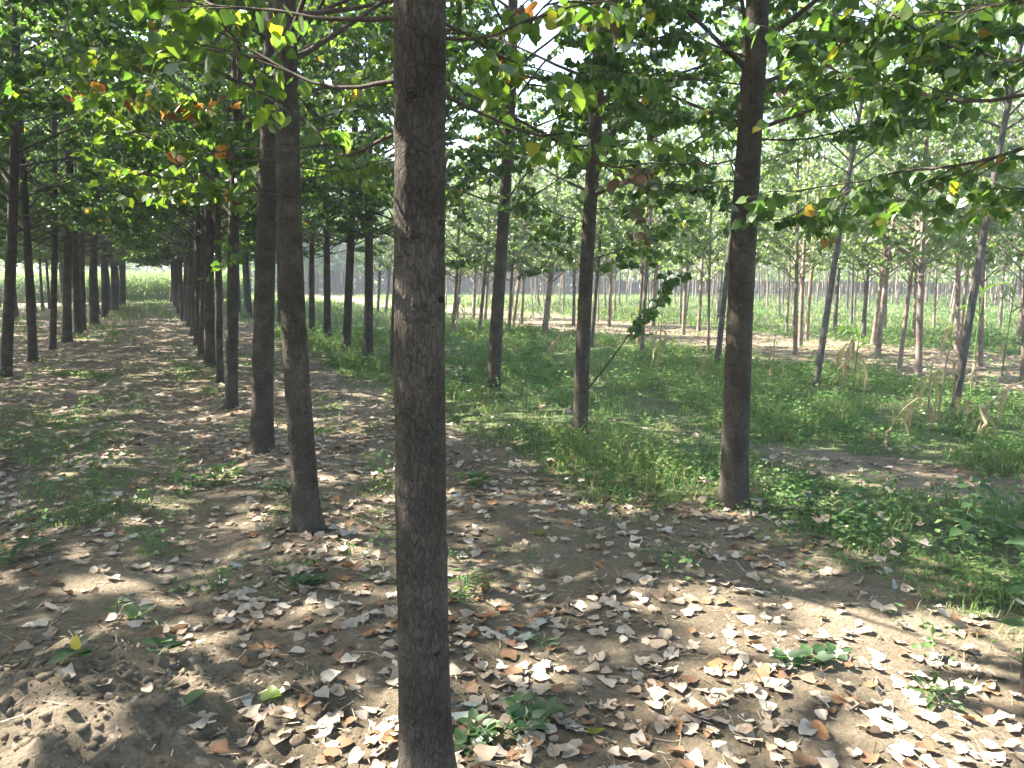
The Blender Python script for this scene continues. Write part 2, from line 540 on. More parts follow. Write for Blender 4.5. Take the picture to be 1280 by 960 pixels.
# ------------------------------------------------------------------ poplar generator
def bezier_poly(P, n):
    """resample a polyline smoothly (Catmull-Rom)"""
    P = np.asarray(P, float)
    if len(P) == 2:
        return P[0] + (P[1] - P[0]) * np.linspace(0, 1, n)[:, None]
    Q = np.vstack([2 * P[0] - P[1], P, 2 * P[-1] - P[-2]])
    out = []
    for u in np.linspace(0, len(P) - 1 - 1e-6, n):
        i = int(u); f = u - i
        p0, p1, p2, p3 = Q[i:i + 4]
        out.append(0.5 * ((2 * p1) + (-p0 + p2) * f + (2 * p0 - 5 * p1 + 4 * p2 - p3) * f * f + (-p0 + 3 * p1 - 3 * p2 + p3) * f ** 3))
    return np.array(out)


def leaves_along(P, rng, per, size, spread=0.05, f0=0.1):
    """leaf frames along a twig polyline"""
    n = per
    f = rng.uniform(f0, 1.0, n) * (len(P) - 1)
    i = np.minimum(f.astype(int), len(P) - 2)
    a = f - i
    pos = P[i] * (1 - a)[:, None] + P[i + 1] * a[:, None]
    ax = unit(P[i + 1] - P[i])
    out = unit(rng.normal(0, 1, (n, 3)) * np.array([1, 1, 0.5]))
    Sz = size * rng.uniform(0.62, 1.12, n)
    D = unit(out * 0.75 + ax * 0.35 + np.array([0, 0, -0.75]) * rng.uniform(0.5, 1.5, (n, 1)))
    pos = pos + D * (Sz * 0.5)[:, None]
    Nn = rng.normal(0, 1, (n, 3)) + np.array([0, 0, 0.7])
    Nn = unit(Nn - D * (Nn * D).sum(1, keepdims=True))
    return pos, D, Nn, Sz


def make_branch(P0, rng, r0, size=0.085, twigs=7, leaf_per=15, twig_len=0.6, npts=9, sides=5, bare=0.25, tsides=3):
    """P0: polyline of the branch axis. returns Geo of wood, leaf arrays"""
    P = bezier_poly(P0, npts)
    L = np.linalg.norm(np.diff(P, axis=0), axis=1).sum()
    jit = rng.normal(0, 0.012 * L, P.shape) * np.linspace(0, 1, npts)[:, None] * 0.6
    P = P + jit
    g = Geo()
    R = np.linspace(r0, 0.0022, npts)
    V, Q = tube(P, R, sides)
    g.add(V, Q=Q)
    Ls = []
    for k in range(twigs):
        f = bare + (0.98 - bare) * (k + rng.uniform(0.1, 0.9)) / twigs
        u = f * (npts - 1)
        i = min(int(u), npts - 2)
        p = P[i] + (P[i + 1] - P[i]) * (u - i)
        ax = unit(P[i + 1] - P[i])
        side = unit(np.cross(ax, np.array([0, 0, 1.0])) + 1e-3) * (1 if k % 2 else -1)
        d = unit(ax * rng.uniform(0.5, 1.0) + side * rng.uniform(0.4, 1.1) + np.array([0, 0, rng.uniform(-0.45, 0.5)]))
        l = twig_len * rng.uniform(0.5, 1.2) * (1.15 - 0.45 * f)
        m = 4
        tt = np.linspace(0, 1, m)[:, None]
        tp = p + d * l * tt + np.array([0, 0, -0.12 * l]) * tt ** 2 + rng.normal(0, 0.02, (m, 3)) * tt
        V, Q = tube(tp, np.linspace(0.0042, 0.0012, m), tsides)
        g.add(V, Q=Q)
        Ls.append(leaves_along(tp, rng, max(3, int(leaf_per * rng.uniform(0.7, 1.3))), size))
    Ls.append(leaves_along(P, rng, int(leaf_per * 0.9), size, f0=max(bare, 0.3)))
    return g, [np.concatenate(x) for x in zip(*Ls)]


def trunk_path(bend, H):
    """bend: list of (z, dx, dy); smooth extrapolation to height H"""
    z = [b[0] for b in bend]; dx = [b[1] for b in bend]; dy = [b[2] for b in bend]
    return lambda h: np.stack([np.interp(h, z, dx), np.interp(h, z, dy), h], -1)


def trunk_mesh(path, H, r0, sides=14, near=False, seed=0, geo=None, ring_step=None):
    rng = np.random.default_rng(seed)
    if near:
        zz = np.concatenate([np.arange(-0.12, 4.2, 0.022), np.linspace(4.25, H, 26)])
    else:
        zz = np.concatenate([np.array([-0.12, -0.02, 0.05, 0.12, 0.25, 0.5, 0.8]), np.linspace(1.1, H, 22)])
    prof = r0 * (1 - 0.55 * np.clip(zz / H, 0, 1) - 0.42 * np.clip(zz / H, 0, 1) ** 3)
    prof = prof * (1 + 0.24 * np.exp(-np.clip(zz, 0, 9) / 0.08) + 0.10 * np.exp(-np.clip(zz, 0, 9) / 0.5))
    th = np.linspace(0, 2 * np.pi, sides, endpoint=False)
    c0 = path(np.clip(zz, 0, None)); c0[:, 2] = zz
    R = np.repeat(prof[:, None], sides, 1)
    root = sum(np.cos(th * k + rng.uniform(0, 6.3)) * rng.uniform(0.3, 1) for k in (3, 4, 5))
    R = R * (1 + 0.12 * np.exp(-np.clip(zz, 0, 9) / 0.12)[:, None] * root[None])
    R = R * (1 + 0.022 * np.cos(th[None] * 2 + zz[:, None] * 1.3 + rng.uniform(0, 6)) + 0.015 * np.cos(th[None] * 3 - zz[:, None] * 2.1))
    if near:
        # plated bark relief and swollen whorl rings
        A = th[None] * r0 / 0.0105 + 0 * zz[:, None]
        Zs = zz[:, None] / 0.05 + 0 * th[None]
        b = vnoise(A + 0.8 * vnoise(Zs * 0.7, A * 0.2, 3), Zs, seed + 1)
        wrap = np.minimum(1, np.minimum(th, 2 * np.pi - th) / 0.5)[None]
        R = R + 0.0046 * (b - 0.5) * wrap
        R = R + 0.0028 * (vnoise(A * 2.3, Zs * 1.6, seed + 2) - 0.5) * wrap
        z = 0.25
        while z < 4.2:
            wd = rng.uniform(0.008, 0.02)
            amp = rng.uniform(0.0012, 0.0042)
            ph = rng.uniform(0, 6.28)
            mask = np.clip(0.3 + np.cos(th - ph) * 0.9, 0, 1)[None]
            wob = 0.012 * np.sin(th * 2 + ph)[None]
            R = R + amp * np.exp(-((zz[:, None] - z - wob) / wd) ** 2) * mask
            R = R - amp * 1.3 * np.exp(-((zz[:, None] - z - wob - wd * 1.6) / (wd * .6)) ** 2) * mask
            z += rng.uniform(0.10, 0.30)
    V = np.stack([c0[:, None, 0] + R * np.cos(th)[None], c0[:, None, 1] + R * np.sin(th)[None], c0[:, None, 2] + 0 * R], -1).reshape(-1, 3)
    n = len(zz)
    i = np.arange(n - 1)[:, None] * sides
    j = np.arange(sides)[None]
    k = (j + 1) % sides
    Q = np.stack([i + j, i + k, i + sides + k, i + sides + j], -1).reshape(-1, 4)
    g = geo or Geo()
    g.add(V, Q=Q)
    rad = lambda h: float(np.interp(h, zz, prof))
    return g, rad


def auto_branches(path, H, rad, rng, h0, n, lmax, size, leaf_per, twigs, low_el=(8, 38), avoid=None, upper=0.8, hlow=4.4):
    """list of (Geo, leaves) for a whole crown"""
    out = []
    for k in range(n):
        f = (k + rng.uniform(0, 0.9)) / n
        h = h0 + (H * 0.985 - h0) * f ** 1.3
        az = k * 2.39996 + rng.uniform(-0.5, 0.5)
        shape = min(1.0, 0.72 + f * 1.6) * (1 - f) ** 0.38
        L = lmax * max(0.22, shape) * rng.uniform(0.8, 1.15)
        e0 = math.radians(rng.uniform(*low_el) * (1 - f) + f * rng.uniform(38, 68))
        curve = rng.uniform(-0.25, 0.35)
        p0 = path(np.array([h]))[0]
        d = np.array([math.cos(az) * math.cos(e0), math.sin(az) * math.cos(e0), math.sin(e0)])
        r = rad(h)
        start = p0 + d * r * 0.35
        t = np.linspace(0, 1, 5)[:, None]
        P = start + d * L * t + np.array([0, 0, curve * L * 0.5]) * t ** 2
        side = np.array([-math.sin(az), math.cos(az), 0]) * rng.uniform(-0.2, 0.2) * L
        P = P + side * t ** 2
        if avoid is not None and avoid(P):
            continue
        tw = max(3, int(twigs * (0.45 + 0.6 * L / lmax)))
        lp = leaf_per * (1.45 if h < hlow else upper)
        out.append(make_branch(P, rng, min(0.5 * r, 0.006 + 0.0065 * L), size, tw, lp, twig_len=0.38 + 0.24 * L,
                               bare=0.48 if f < 0.4 else 0.2))
    return out


def tint_for(n, rng, base=0.35, sd=0.2, yellow=0.02):
    t = np.clip(rng.normal(base, sd, n), 0, 0.86)
    m = rng.random(n) < yellow
    t[m] = rng.uniform(0.9, 1.0, m.sum())
    return t


def variant(name, seed, H, r0, h0, n, lmax, size, leaf_per, twigs, mats, base=0.35, bend=0.0, low_el=(8, 38), upper=1.0, hlow=4.4):
    rng = np.random.default_rng(seed)
    ph = rng.uniform(0, 6.28)
    path = lambda h: np.stack([bend * np.sin(np.asarray(h) * 0.55 + ph) - bend * math.sin(ph), bend * np.sin(np.asarray(h) * 0.4 + ph * 2) - bend * math.sin(ph * 2), np.asarray(h)], -1)
    g, rad = trunk_mesh(path, H, r0, sides=12, seed=seed)
    brs = auto_branches(path, H, rad, rng, h0, n, lmax, size, leaf_per, twigs, low_el, upper=upper, hlow=hlow)
    for b, _ in brs:
        g.add(np.concatenate(b.V), Q=np.concatenate(b.Q))
    L = [np.concatenate(x) for x in zip(*[l for _, l in brs])]
    tint = tint_for(len(L[0]), rng, base)
    V, T, tt = leaves_arrays(*L, tint, LT_FAR)
    return (g.mesh(name + '_trunk', [mats[0]]), mk_mesh(name + '_crown', V, [T], [mats[1]], {'tint': tt}, smooth_shade=False), r0)


MATURE = [variant('mature', 100 + i, H, 0.078, 2.15, 50, 2.35, 0.072, 46, 8, (M_BARK, M_LEAF), bend=0.05) for i, H in enumerate((10.6, 11.4, 11.0, 10.2, 11.8))]
YOUNG = [variant('young', 200 + i, H, 0.046, 1.45, 36, 1.6, 0.074, 21, 6, (M_BARK_G if i == 2 else M_BARK_Y, M_LEAF_Y), base=0.45, bend=0.05, low_el=(20, 50), upper=0.5, hlow=3.2)
         for i, H in enumerate((6.2, 7.0, 6.6, 5.6))]
LEAN = [variant('leaning', 250 + i, 7.6, 0.046, 2.9, 34, 1.6, 0.078, 24, 6, (M_BARK_G, M_LEAF_Y), base=0.45, bend=0.04, low_el=(20, 50)) for i in range(2)]
SAPL = [variant('slim', 300 + i, H, 0.030, 1.6, 26, 1.1, 0.076, 15, 5, (M_BARK_G if i else M_BARK_Y, M_LEAF_Y), base=0.45, bend=0.06, low_el=(25, 55))
        for i, H in enumerate((4.9, 5.4))]

TREE_XY = []


def between(x, y, z=0.0):
    d = np.array([x, y, z - CAM_H])
    px = 640 + F * (d @ RT) / (d @ FW)
    for lim, txt in ((330, 'left of the third path row poplar'), (495, 'left of the closest trunk'), (616, 'between closest trunk and curved bole'), (725, 'between curved bole and shoot tree'),
                     (820, 'right of the shoot tree'), (917, 'close left of the straight grey poplar'), (1020, 'close right of the straight grey poplar'), (1110, 'just right of the drooping maize'),
                     (1192, 'left of the edge leaning tree'), (9999, 'right of the edge leaning tree')):
        if px < lim:
            return txt


def place_tree(var, x, y, r, label, group, lean=(0, 0), rng=random, hs=None):
    """copy of a poplar (trunk > limbs, crown) at x, y; r is the wanted base radius; lean in radians (x, y)"""
    z = hz(x, y)
    root = link('poplar_tree', None, label=label, cat='tree', group=group)
    root.empty_display_size = 0.3
    k = r / var[2]
    kh = hs or rng.uniform(0.93, 1.06)
    tilt = Matrix.Rotation(lean[0], 4, 'Y') @ Matrix.Rotation(-lean[1], 4, 'X')
    root.matrix_basis = Matrix.Translation((x, y, z)) @ tilt @ Matrix.Rotation(rng.uniform(0, 6.28), 4, 'Z')
    t = link('trunk', var[0], root); t.scale = (k, k, kh)
    cr = link('crown', var[1], root); kc = k ** 0.3; cr.scale = (kc, kc, kh)
    if kc / k > 1.02 or kc / k < 0.98:
        t.scale = (k, k, kh)
    TREE_XY.append((x, y))
    return root


# ------------------------------------------------------------------ the near trees, built one by one
LEAF_OBJ_MESH = []
for i in range(7):
    tp = leaf_template(fold=random.uniform(0.02, 0.12), curl=random.uniform(-0.05, 0.18))
    tv = [0.1, 0.25, 0.35, 0.45, 0.6, 0.75, 0.95][i]
    LEAF_OBJ_MESH.append(mk_mesh('leaf', tp[0], [tp[1]], [M_LEAF], {'tint': np.full(len(tp[0]), tv)}))
DEAD_LEAF_MESH = []
for i in range(4):
    tp = leaf_template(fold=0.22 + 0.1 * i, curl=0.3 + 0.1 * i)
    DEAD_LEAF_MESH.append(mk_mesh('dried_leaf', tp[0], [tp[1]], [M_DEAD], {'tint': np.full(len(tp[0]), [0.15, 0.45, 0.75, 0.95][i])}))


def scar_mesh():
    V = []; T = []
    n = 10
    for r, z in ((1.0, 0.0), (0.85, 0.5), (0.5, 0.72), (0.28, 0.35)):
        for k in range(n):
            a = 2 * math.pi * k / n
            w_ = 1 + 0.12 * math.sin(k * 2.3 + r * 5)
            V.append((math.cos(a) * r * w_, math.sin(a) * r * w_ * 0.62, z))
    V.append((0, 0, 0.2))
    Q = []
    for i in range(3):
        for k in range(n):
            Q.append((i * n + k, i * n + (k + 1) % n, (i + 1) * n + (k + 1) % n, (i + 1) * n + k))
    T = [(3 * n + k, 3 * n + (k + 1) % n, 4 * n) for k in range(n)]
    return mk_mesh('branch_scar', np.array(V), [np.array(T), np.array(Q)], [M_SCAR])


SCAR = scar_mesh()


def cam_dist(P):
    return np.linalg.norm(P - np.array([0, 0, CAM_H]), axis=-1)


def in_view(P, margin=40):
    d = P - np.array([0, 0, CAM_H])
    zc = d @ FW
    px = 640 + F * (d @ RT) / np.maximum(zc, 1e-3)
    py = 480 - F * (d @ UP) / np.maximum(zc, 1e-3)
    return (zc > 0.1) & (px > -margin) & (px < 1280 + margin) & (py > -margin) & (py < 960 + margin)


def near_tree(label, group, base_px, trace, r0, H, seed, explicit=(), sides=32, leaf_objs=260, h0=2.0, nbr=46, lmax=2.2, base_xy=None,
              scars=(), avoid_view=None, size=0.066, dead=(), shoot=None, leaf_per=18, tbase=0.40, bare=0.30):
    """base_px: pixel of the trunk foot; trace: pixels (x, y) up the trunk axis; explicit: pixel-traced branches
    [(points), depth change, radius, twigs]; all turned into world metres at the tree's own distance"""
    rng = np.random.default_rng(seed)
    b = on_ground(*base_px) if base_xy is None else np.array([base_xy[0], base_xy[1], 0.0])
    b[2] = hz(b[0], b[1])
    root = link('poplar_tree', None, label=label, cat='tree', group=group)
    root.location = b
    bend = [(0.0, 0.0, 0.0)]
    for (px, py) in trace:
        p = at_depth(px, py, b[1]) - b
        bend.append((p[2], p[0], 0.0))
    z, dx, _ = bend[-1]
    bend.append((H + 1, dx + (dx / max(z, .5)) * 0.25 * (H - z), 0.0))
    zs = np.array([q[0] for q in bend]); xs = np.array([q[1] for q in bend])
    hh = np.linspace(0, H + 1, 60)
    xx = np.interp(hh, zs, xs)
    ker = np.ones(5) / 5
    xsm = np.convolve(np.pad(xx, 2, mode='edge'), ker, 'valid'); xsm[0] = 0
    yy = 0.03 * np.sin(hh * 0.5 + seed)
    yy -= yy[0]
    path = lambda h: np.stack([np.interp(h, hh, xsm), np.interp(h, hh, yy), np.asarray(h, float)], -1)
    g, rad = trunk_mesh(path, H, r0, sides=sides, near=True, seed=seed)
    trunk = link('trunk', g.mesh('trunk', [M_BARK]), root)
    brs = []
    for (pts, dY, r, tw) in explicit:
        n = len(pts)
        P = np.array([at_depth(px, py, b[1] + dY * i / (n - 1)) - b for i, (px, py) in enumerate(pts)])
        if base_xy is None:
            hs = float(P[0][2])
            P[0] = path(np.array([hs]))[0] + unit(P[1] - P[0]) * rad(hs) * 0.4
        lt = 1.0
        brs.append(make_branch(P, rng, r * 0.72, size, tw, leaf_per, twig_len=0.5, bare=bare, npts=12, sides=6))
    av = None
    if avoid_view:
        def av(P):
            return avoid_view(P + b)
    brs += auto_branches(path, H, rad, rng, h0, nbr, lmax, size * 1.12, int(leaf_per * 1.9), 8, avoid=av)
    objs = []
    for gg, L in brs:
        objs.append(link('branch', gg.mesh('branch', [M_TWIG]), root))
    # the leaves that show largest become leaves of their branch, the rest the crown
    bi = np.concatenate([np.full(len(L[0]), i) for i, (_, L) in enumerate(brs)])
    P, D, Nn, Sz = [np.concatenate(x) for x in zip(*[L for _, L in brs])]
    W = P + b
    dist = cam_dist(W)
    # nothing grows right in front of the lens
    ok = (dist > 1.15) & ~((W[:, 1] < 3.2) & (W[:, 1] > -0.5) & (W[:, 2] < 1.92))
    tint = tint_for(len(P), rng, tbase, 0.22, 0.03)
    score = np.where(in_view(W) & ok, dist, 1e9)
    order = np.argsort(score)
    pick = order[:leaf_objs]
    pick = pick[score[pick] < 9.0]
    rest = ok.copy(); rest[pick] = False
    for q in pick:
        o = link('leaf', LEAF_OBJ_MESH[min(6, int(np.searchsorted([0.18, 0.3, 0.4, 0.55, 0.7, 0.88], tint[q])))], objs[bi[q]])
        Wv = np.cross(D[q], Nn[q])
        s = float(Sz[q])
        o.matrix_basis = Matrix(((Wv[0] * s, D[q][0] * s, Nn[q][0] * s, P[q][0]), (Wv[1] * s, D[q][1] * s, Nn[q][1] * s, P[q][1]),
                                 (Wv[2] * s, D[q][2] * s, Nn[q][2] * s, P[q][2]), (0, 0, 0, 1)))
    V, T, tt = leaves_arrays(P[rest], D[rest], Nn[rest], Sz[rest], tint[rest], LT_FAR)
    link('crown', mk_mesh('crown', V, [T], [M_LEAF], {'tint': tt}, smooth_shade=False), root)
    # branch scars on the side that shows
    for (h, az, s) in scars:
        o = link('branch_scar', SCAR, root)
        p = path(np.array([h]))[0]
        a = math.radians(az)
        out = Vector((math.cos(a), math.sin(a), 0))
        q = out.to_track_quat('Z', 'Y')
        o.rotation_mode = 'QUATERNION'; o.rotation_quaternion = q
        o.location = Vector(p) + out * (rad(h) * (1 + 0.10 * math.exp(-h / 0.5)) - 0.004)
        o.scale = (s, s, s * 0.45)
    # withered leaves hanging in bunches
    for (px, py, dY, cnt, dark) in dead:
        c0 = at_depth(px, py, b[1] + dY) - b
        j = min(range(len(brs)), key=lambda k: np.min(np.linalg.norm(np.concatenate(brs[k][0].V) - c0, axis=1)))
        bv = np.concatenate(brs[j][0].V)
        anchor = bv[np.argmin(np.linalg.norm(bv - c0, axis=1))]
        gg = Geo()
        V, Q = tube(np.array([anchor, (anchor + c0) / 2 + np.array([0, 0, 0.02]), c0 + np.array([0, 0, 0.03])]), [0.003, 0.0025, 0.0015], 4)
        gg.add(V, Q=Q)
        link('dead_twig', gg.mesh('dead_twig', [M_TWIG]), objs[j])
        for k in range(cnt):
            o = link('withered_leaf', DEAD_LEAF_MESH[0 if rng.random() < dark else int(rng.integers(1, 4))], objs[j])
            d = unit(np.array([rng.normal(0, 0.5), rng.normal(0, 0.5), -1.0]))
            nn = rng.normal(0, 1, 3); nn = unit(nn - d * (nn @ d)); ww = np.cross(d, nn)
            s = 0.066 * rng.uniform(0.65, 1.0)
            p = c0 + rng.normal(0, 0.025, 3) * np.array([1.6, 1, 0.8])
            o.matrix_basis = Matrix(((ww[0] * s, d[0] * s, nn[0] * s, p[0]), (ww[1] * s, d[1] * s, nn[1] * s, p[1]), (ww[2] * s, d[2] * s, nn[2] * s, p[2]), (0, 0, 0, 1)))
    if shoot is not None:
        pts, dY, r, tw = shoot
        n = len(pts)
        P = np.array([at_depth(px, py, b[1] + dY * i / (n - 1)) - b for i, (px, py) in enumerate(pts)])
        gg, L = make_branch(P, rng, r, 0.066, tw, 13, twig_len=0.28, bare=0.42, npts=14, sides=6)
        so = link('sucker_shoot', gg.mesh('sucker_shoot', [M_TWIG]), root)
        tn = tint_for(len(L[0]), rng, 0.4)
        for q in range(len(L[0])):
            o = link('leaf', LEAF_OBJ_MESH[min(6, int(tn[q] * 7))], so)
            P_, D_, N_, s = L[0][q], L[1][q], L[2][q], float(L[3][q])
            Wv = np.cross(D_, N_)
            o.matrix_basis = Matrix(((Wv[0] * s, D_[0] * s, N_[0] * s, P_[0]), (Wv[1] * s, D_[1] * s, N_[1] * s, P_[1]), (Wv[2] * s, D_[2] * s, N_[2] * s, P_[2]), (0, 0, 0, 1)))
    TREE_XY.append((b[0], b[1]))
    return root


def scar_list(seed, n, h0=0.5, h1=3.2):
    r = random.Random(seed)
    return [(h0 + (h1 - h0) * (i + r.random()) / n, r.uniform(195, 345), r.uniform(0.008, 0.016)) for i in range(n)]


def low_in_front(P):
    """true where an automatic low branch would hang in front of the lens"""
    d = P - np.array([0, 0, CAM_H])
    return bool((((np.hypot(d[:, 0], d[:, 1]) < 1.7)) & (P[:, 2] < 2.5)).any())


ROWN = 'poplars of the row beside the path'
near_tree('thick bare poplar trunk standing closest, cutting the view in two', ROWN, (532, 1000),
          [(529, 800), (525, 500), (526, 250), (528, 0)], 0.0715, 11.0, 41,
          explicit=[([(515, 26), (420, 24), (330, 12), (225, 2)], 0.25, 0.011, 5),
                    ([(515, 100), (480, 103), (431, 110), (375, 97), (319, 67), (255, 26), (217, -5)], 0.45, 0.010, 6),
                    ([(512, 163), (480, 172), (431, 195), (395, 160), (345, 120)], 0.5, 0.009, 3),
                    ([(535, 112), (560, 120), (622, 152), (686, 172), (742, 195), (795, 214)], 0.9, 0.009, 9),
                    ([(540, 22), (560, 32), (607, 56), (637, 82), (667, 116)], 0.6, 0.008, 6),
                    ([(540, 50), (600, 48), (656, 26), (720, -10)], 0.3, 0.008, 6)],
          sides=64, leaf_objs=300, h0=3.0, avoid_view=low_in_front, leaf_per=14, tbase=0.66, size=0.048, bare=0.5,
          scars=[(0.62, 262, .014), (0.98, 300, .011), (1.42, 335, .016), (1.72, 222, .015), (1.93, 255, .017), (1.62, 338, .014),
                 (2.05, 205, .014), (1.16, 330, .010), (1.30, 215, .010), (0.80, 205, .009), (1.84, 345, .013), (0.45, 310, .010)],
          dead=[(735, 12, 0.5, 7, 0.9), (668, 8, 0.4, 3, 0.6), (790, 216, 0.9, 6, 1.0), (640, 82, 0.5, 2, 0.2)])

near_tree('second poplar beyond the closest trunk, leaning left with a sunlit rim', ROWN, (385, 668),
          [(373, 500), (366, 400), (361, 250), (358, 120), (355, 0)], 0.073, 10.8, 42,
          explicit=[([(350, 204), (285, 197), (225, 182), (168, 165), (112, 127)], -0.3, 0.009, 9),
                    ([(350, 246), (285, 234), (210, 223), (146, 215)], 0.2, 0.008, 8),
                    ([(350, 284), (307, 266), (285, 244), (250, 228)], -0.3, 0.007, 6),
                    ([(368, 205), (400, 213), (440, 214), (490, 200)], 0.4, 0.008, 6),
                    ([(352, 130), (280, 150), (220, 110), (180, 95)], -0.4, 0.008, 8),
                    ([(366, 110), (420, 150), (470, 60)], 0.3, 0.007, 6)],
          sides=40, leaf_objs=300, h0=2.6, leaf_per=20, tbase=0.70, size=0.056,
          scars=scar_list(2, 14),
          dead=[(200, 122, -0.2, 5, 0.0), (214, 128, -0.2, 5, 0.05), (247, 135, -0.2, 4, 0.0), (279, 126, -0.1, 3, 0.1), (120, 107, -0.3, 3, 0.3),
                (183, 128, -0.3, 3, 0.1), (240, 143, -0.2, 3, 0.1), (282, 188, -0.1, 4, 0.1), (214, 192, 0.1, 3, 0.2), (288, 246, 0.0, 3, 0.0), (86, 115, -0.2, 3, 0.2)])

near_tree('third poplar of the path row with a low bare branch reaching up left', ROWN, (327, 568),
          [(329, 400), (333, 250), (338, 100), (341, 0)], 0.088, 11.3, 43,
          explicit=[([(324, 311), (262, 247), (210, 187), (165, 112), (127, 34)], -0.5, 0.014, 9),
                    ([(322, 322), (300, 318), (285, 325)], -0.1, 0.008, 2),
                    ([(340, 230), (420, 215), (470, 175)], 0.5, 0.010, 7)],
          sides=36, leaf_objs=240, h0=2.6, leaf_per=14, tbase=0.5, scars=scar_list(3, 12),
          dead=[(104, 73, -0.5, 4, 1.0), (122, 82, -0.5, 3, 1.0), (157, 115, -0.4, 3, 1.0), (177, 100, -0.4, 4, 0.6)])

near_tree('fourth poplar of the path row, slimmer than the one before it', ROWN, (289, 511), [(290, 400), (291, 290), (296, 130)], 0.070, 10.6, 44,
          sides=28, leaf_objs=80, h0=2.1, scars=scar_list(4, 8))

EDGE = 'poplars of the row along the grass edge'
near_tree('straight grey poplar rising from the grass edge, its branches level on both sides', EDGE, (917, 636),
          [(922, 480), (929, 320), (936, 180), (947, 20)], 0.085, 11.0, 51,
          explicit=[([(940, 75), (892, 56), (855, 34), (802, 4)], -0.4, 0.010, 9),
                    ([(938, 108), (855, 96), (742, 88)], 0.3, 0.008, 9),
                    ([(936, 145), (870, 142), (790, 136)], -0.5, 0.008, 9),
                    ([(934, 196), (890, 205), (850, 206), (800, 210)], 0.3, 0.009, 8),
                    ([(933, 226), (890, 228), (840, 232)], -0.3, 0.008, 6),
                    ([(932, 276), (991, 274), (1037, 269)], -0.3, 0.008, 6),
                    ([(936, 174), (1004, 174), (1073, 161), (1122, 154), (1188, 134)], -0.3, 0.010, 10),
                    ([(938, 137), (991, 131), (1037, 118), (1090, 112)], 0.3, 0.008, 8),
                    ([(942, 60), (1000, 40), (1080, 38)], -0.3, 0.008, 8)],
          sides=40, leaf_objs=300, h0=2.35, size=0.060, leaf_per=22, scars=scar_list(5, 16, 0.7, 3.3),
          dead=[(792, 222, -0.3, 4, 1.0), (812, 262, -0.3, 5, 1.0), (985, 110, 0.1, 2, 0.9), (805, 290, -0.3, 4, 1.0)])

near_tree('poplar in the grass with a thin leafy shoot slanting from its foot', EDGE, (725, 548),
          [(729, 420), (737, 260), (744, 160), (750, 30)], 0.070, 10.6, 52,
          explicit=[([(735, 326), (774, 313), (808, 298), (850, 280)], -0.4, 0.010, 8),
                    ([(735, 334), (760, 329), (786, 310)], 0.3, 0.007, 4),
                    ([(733, 340), (712, 318), (700, 300), (680, 270)], 0.2, 0.007, 5),
                    ([(742, 262), (780, 258), (830, 240)], -0.4, 0.007, 6),
                    ([(738, 280), (690, 265), (650, 240)], -0.3, 0.008, 6)],
          sides=30, leaf_objs=260, h0=2.2, scars=scar_list(6, 10),
          shoot=([(733, 489), (757, 459), (780, 428), (794, 409), (814, 386), (832, 360), (838, 340)], -0.35, 0.009, 14))

near_tree('poplar with a curved bole in the grass just past the closest trunk', EDGE, (616, 497),
          [(621, 400), (628, 300), (632, 230), (640, 100)], 0.082, 10.9, 53,
          explicit=[([(626, 300), (600, 320), (570, 326), (545, 322)], 0.0, 0.008, 4),
                    ([(624, 312), (605, 300), (580, 268), (560, 220)], -0.3, 0.008, 6),
                    ([(630, 352), (650, 345), (668, 335)], 0.2, 0.006, 3)],
          sides=26, leaf_objs=60, h0=2.3, scars=scar_list(7, 8))

# the neighbour whose branches reach in from beyond the frame
near_tree('poplar mostly out of frame whose leafy boughs hang in at upper right', EDGE, None, [], 0.085, 10.8, 54, base_xy=(2.75, 2.75),
          explicit=[([(1500, 90), (1380, 140), (1280, 184), (1221, 205), (1155, 213), (1073, 226), (958, 246)], 0.9, 0.014, 12),
                    ([(1500, 60), (1300, 115), (1217, 126), (1145, 113), (1090, 105), (1037, 85), (991, 62)], 0.6, 0.012, 12),
                    ([(1500, 30), (1400, 60), (1280, 82), (1204, 70), (1120, 20)], 0.5, 0.011, 10),
                    ([(1480, 150), (1360, 210), (1290, 240), (1230, 250)], 1.1, 0.010, 10),
                    ([(1480, -40), (1300, 0), (1150, 20), (1060, 30)], 0.6, 0.010, 10)],
          sides=24, leaf_objs=300, h0=2.6, avoid_view=low_in_front, size=0.054, leaf_per=20)

# ------------------------------------------------------------------ poplars traced from the photo
ORD = ['first', 'second', 'third', 'fourth', 'fifth', 'sixth', 'seventh', 'eighth', 'ninth', 'tenth', 'eleventh', 'twelfth', 'thirteenth', 'fourteenth',
       'fifteenth', 'sixteenth', 'seventeenth', 'eighteenth', 'nineteenth', 'twentieth']


def traced(base_px, top_px, wpx, var, label, group):
    b = on_ground(*base_px)
    k = math.hypot(b[0], b[1])
    r = wpx / F * b[1] / 2 * 0.97
    tp = at_depth(top_px[0], top_px[1], b[1])
    lean = math.atan2(tp[0] - b[0], tp[2])
    return place_tree(var, b[0], b[1], r, label, group, lean=(lean, random.uniform(-0.02, 0.02)))


# the row beside the path goes on
for i, (bp, tp, wpx) in enumerate([((275, 480), (276, 300), 8.5), ((262, 458), (266, 300), 13.5), ((252, 445), (256, 300), 9), ((247, 432), (251, 300), 9),
                                  ((241, 419), (244, 300), 9), ((237, 408), (240, 310), 8), ((233, 401), (236, 310), 7), ((230.5, 395), (233, 310), 6.5)]):
    traced(bp, tp, wpx, MATURE[i % 5], f'{ORD[i + 4]} poplar of the row beside the path, counted from the closest trunk', ROWN)
for i in range(11):
    s = 31 + i * 2.35
    x, y = xy(s, random.uniform(-0.25, 0.2))
    place_tree(MATURE[random.randrange(5)], x, y, random.uniform(0.07, 0.09), 'slender distant poplar in the path row, near the bright field', 'far end of the path row')
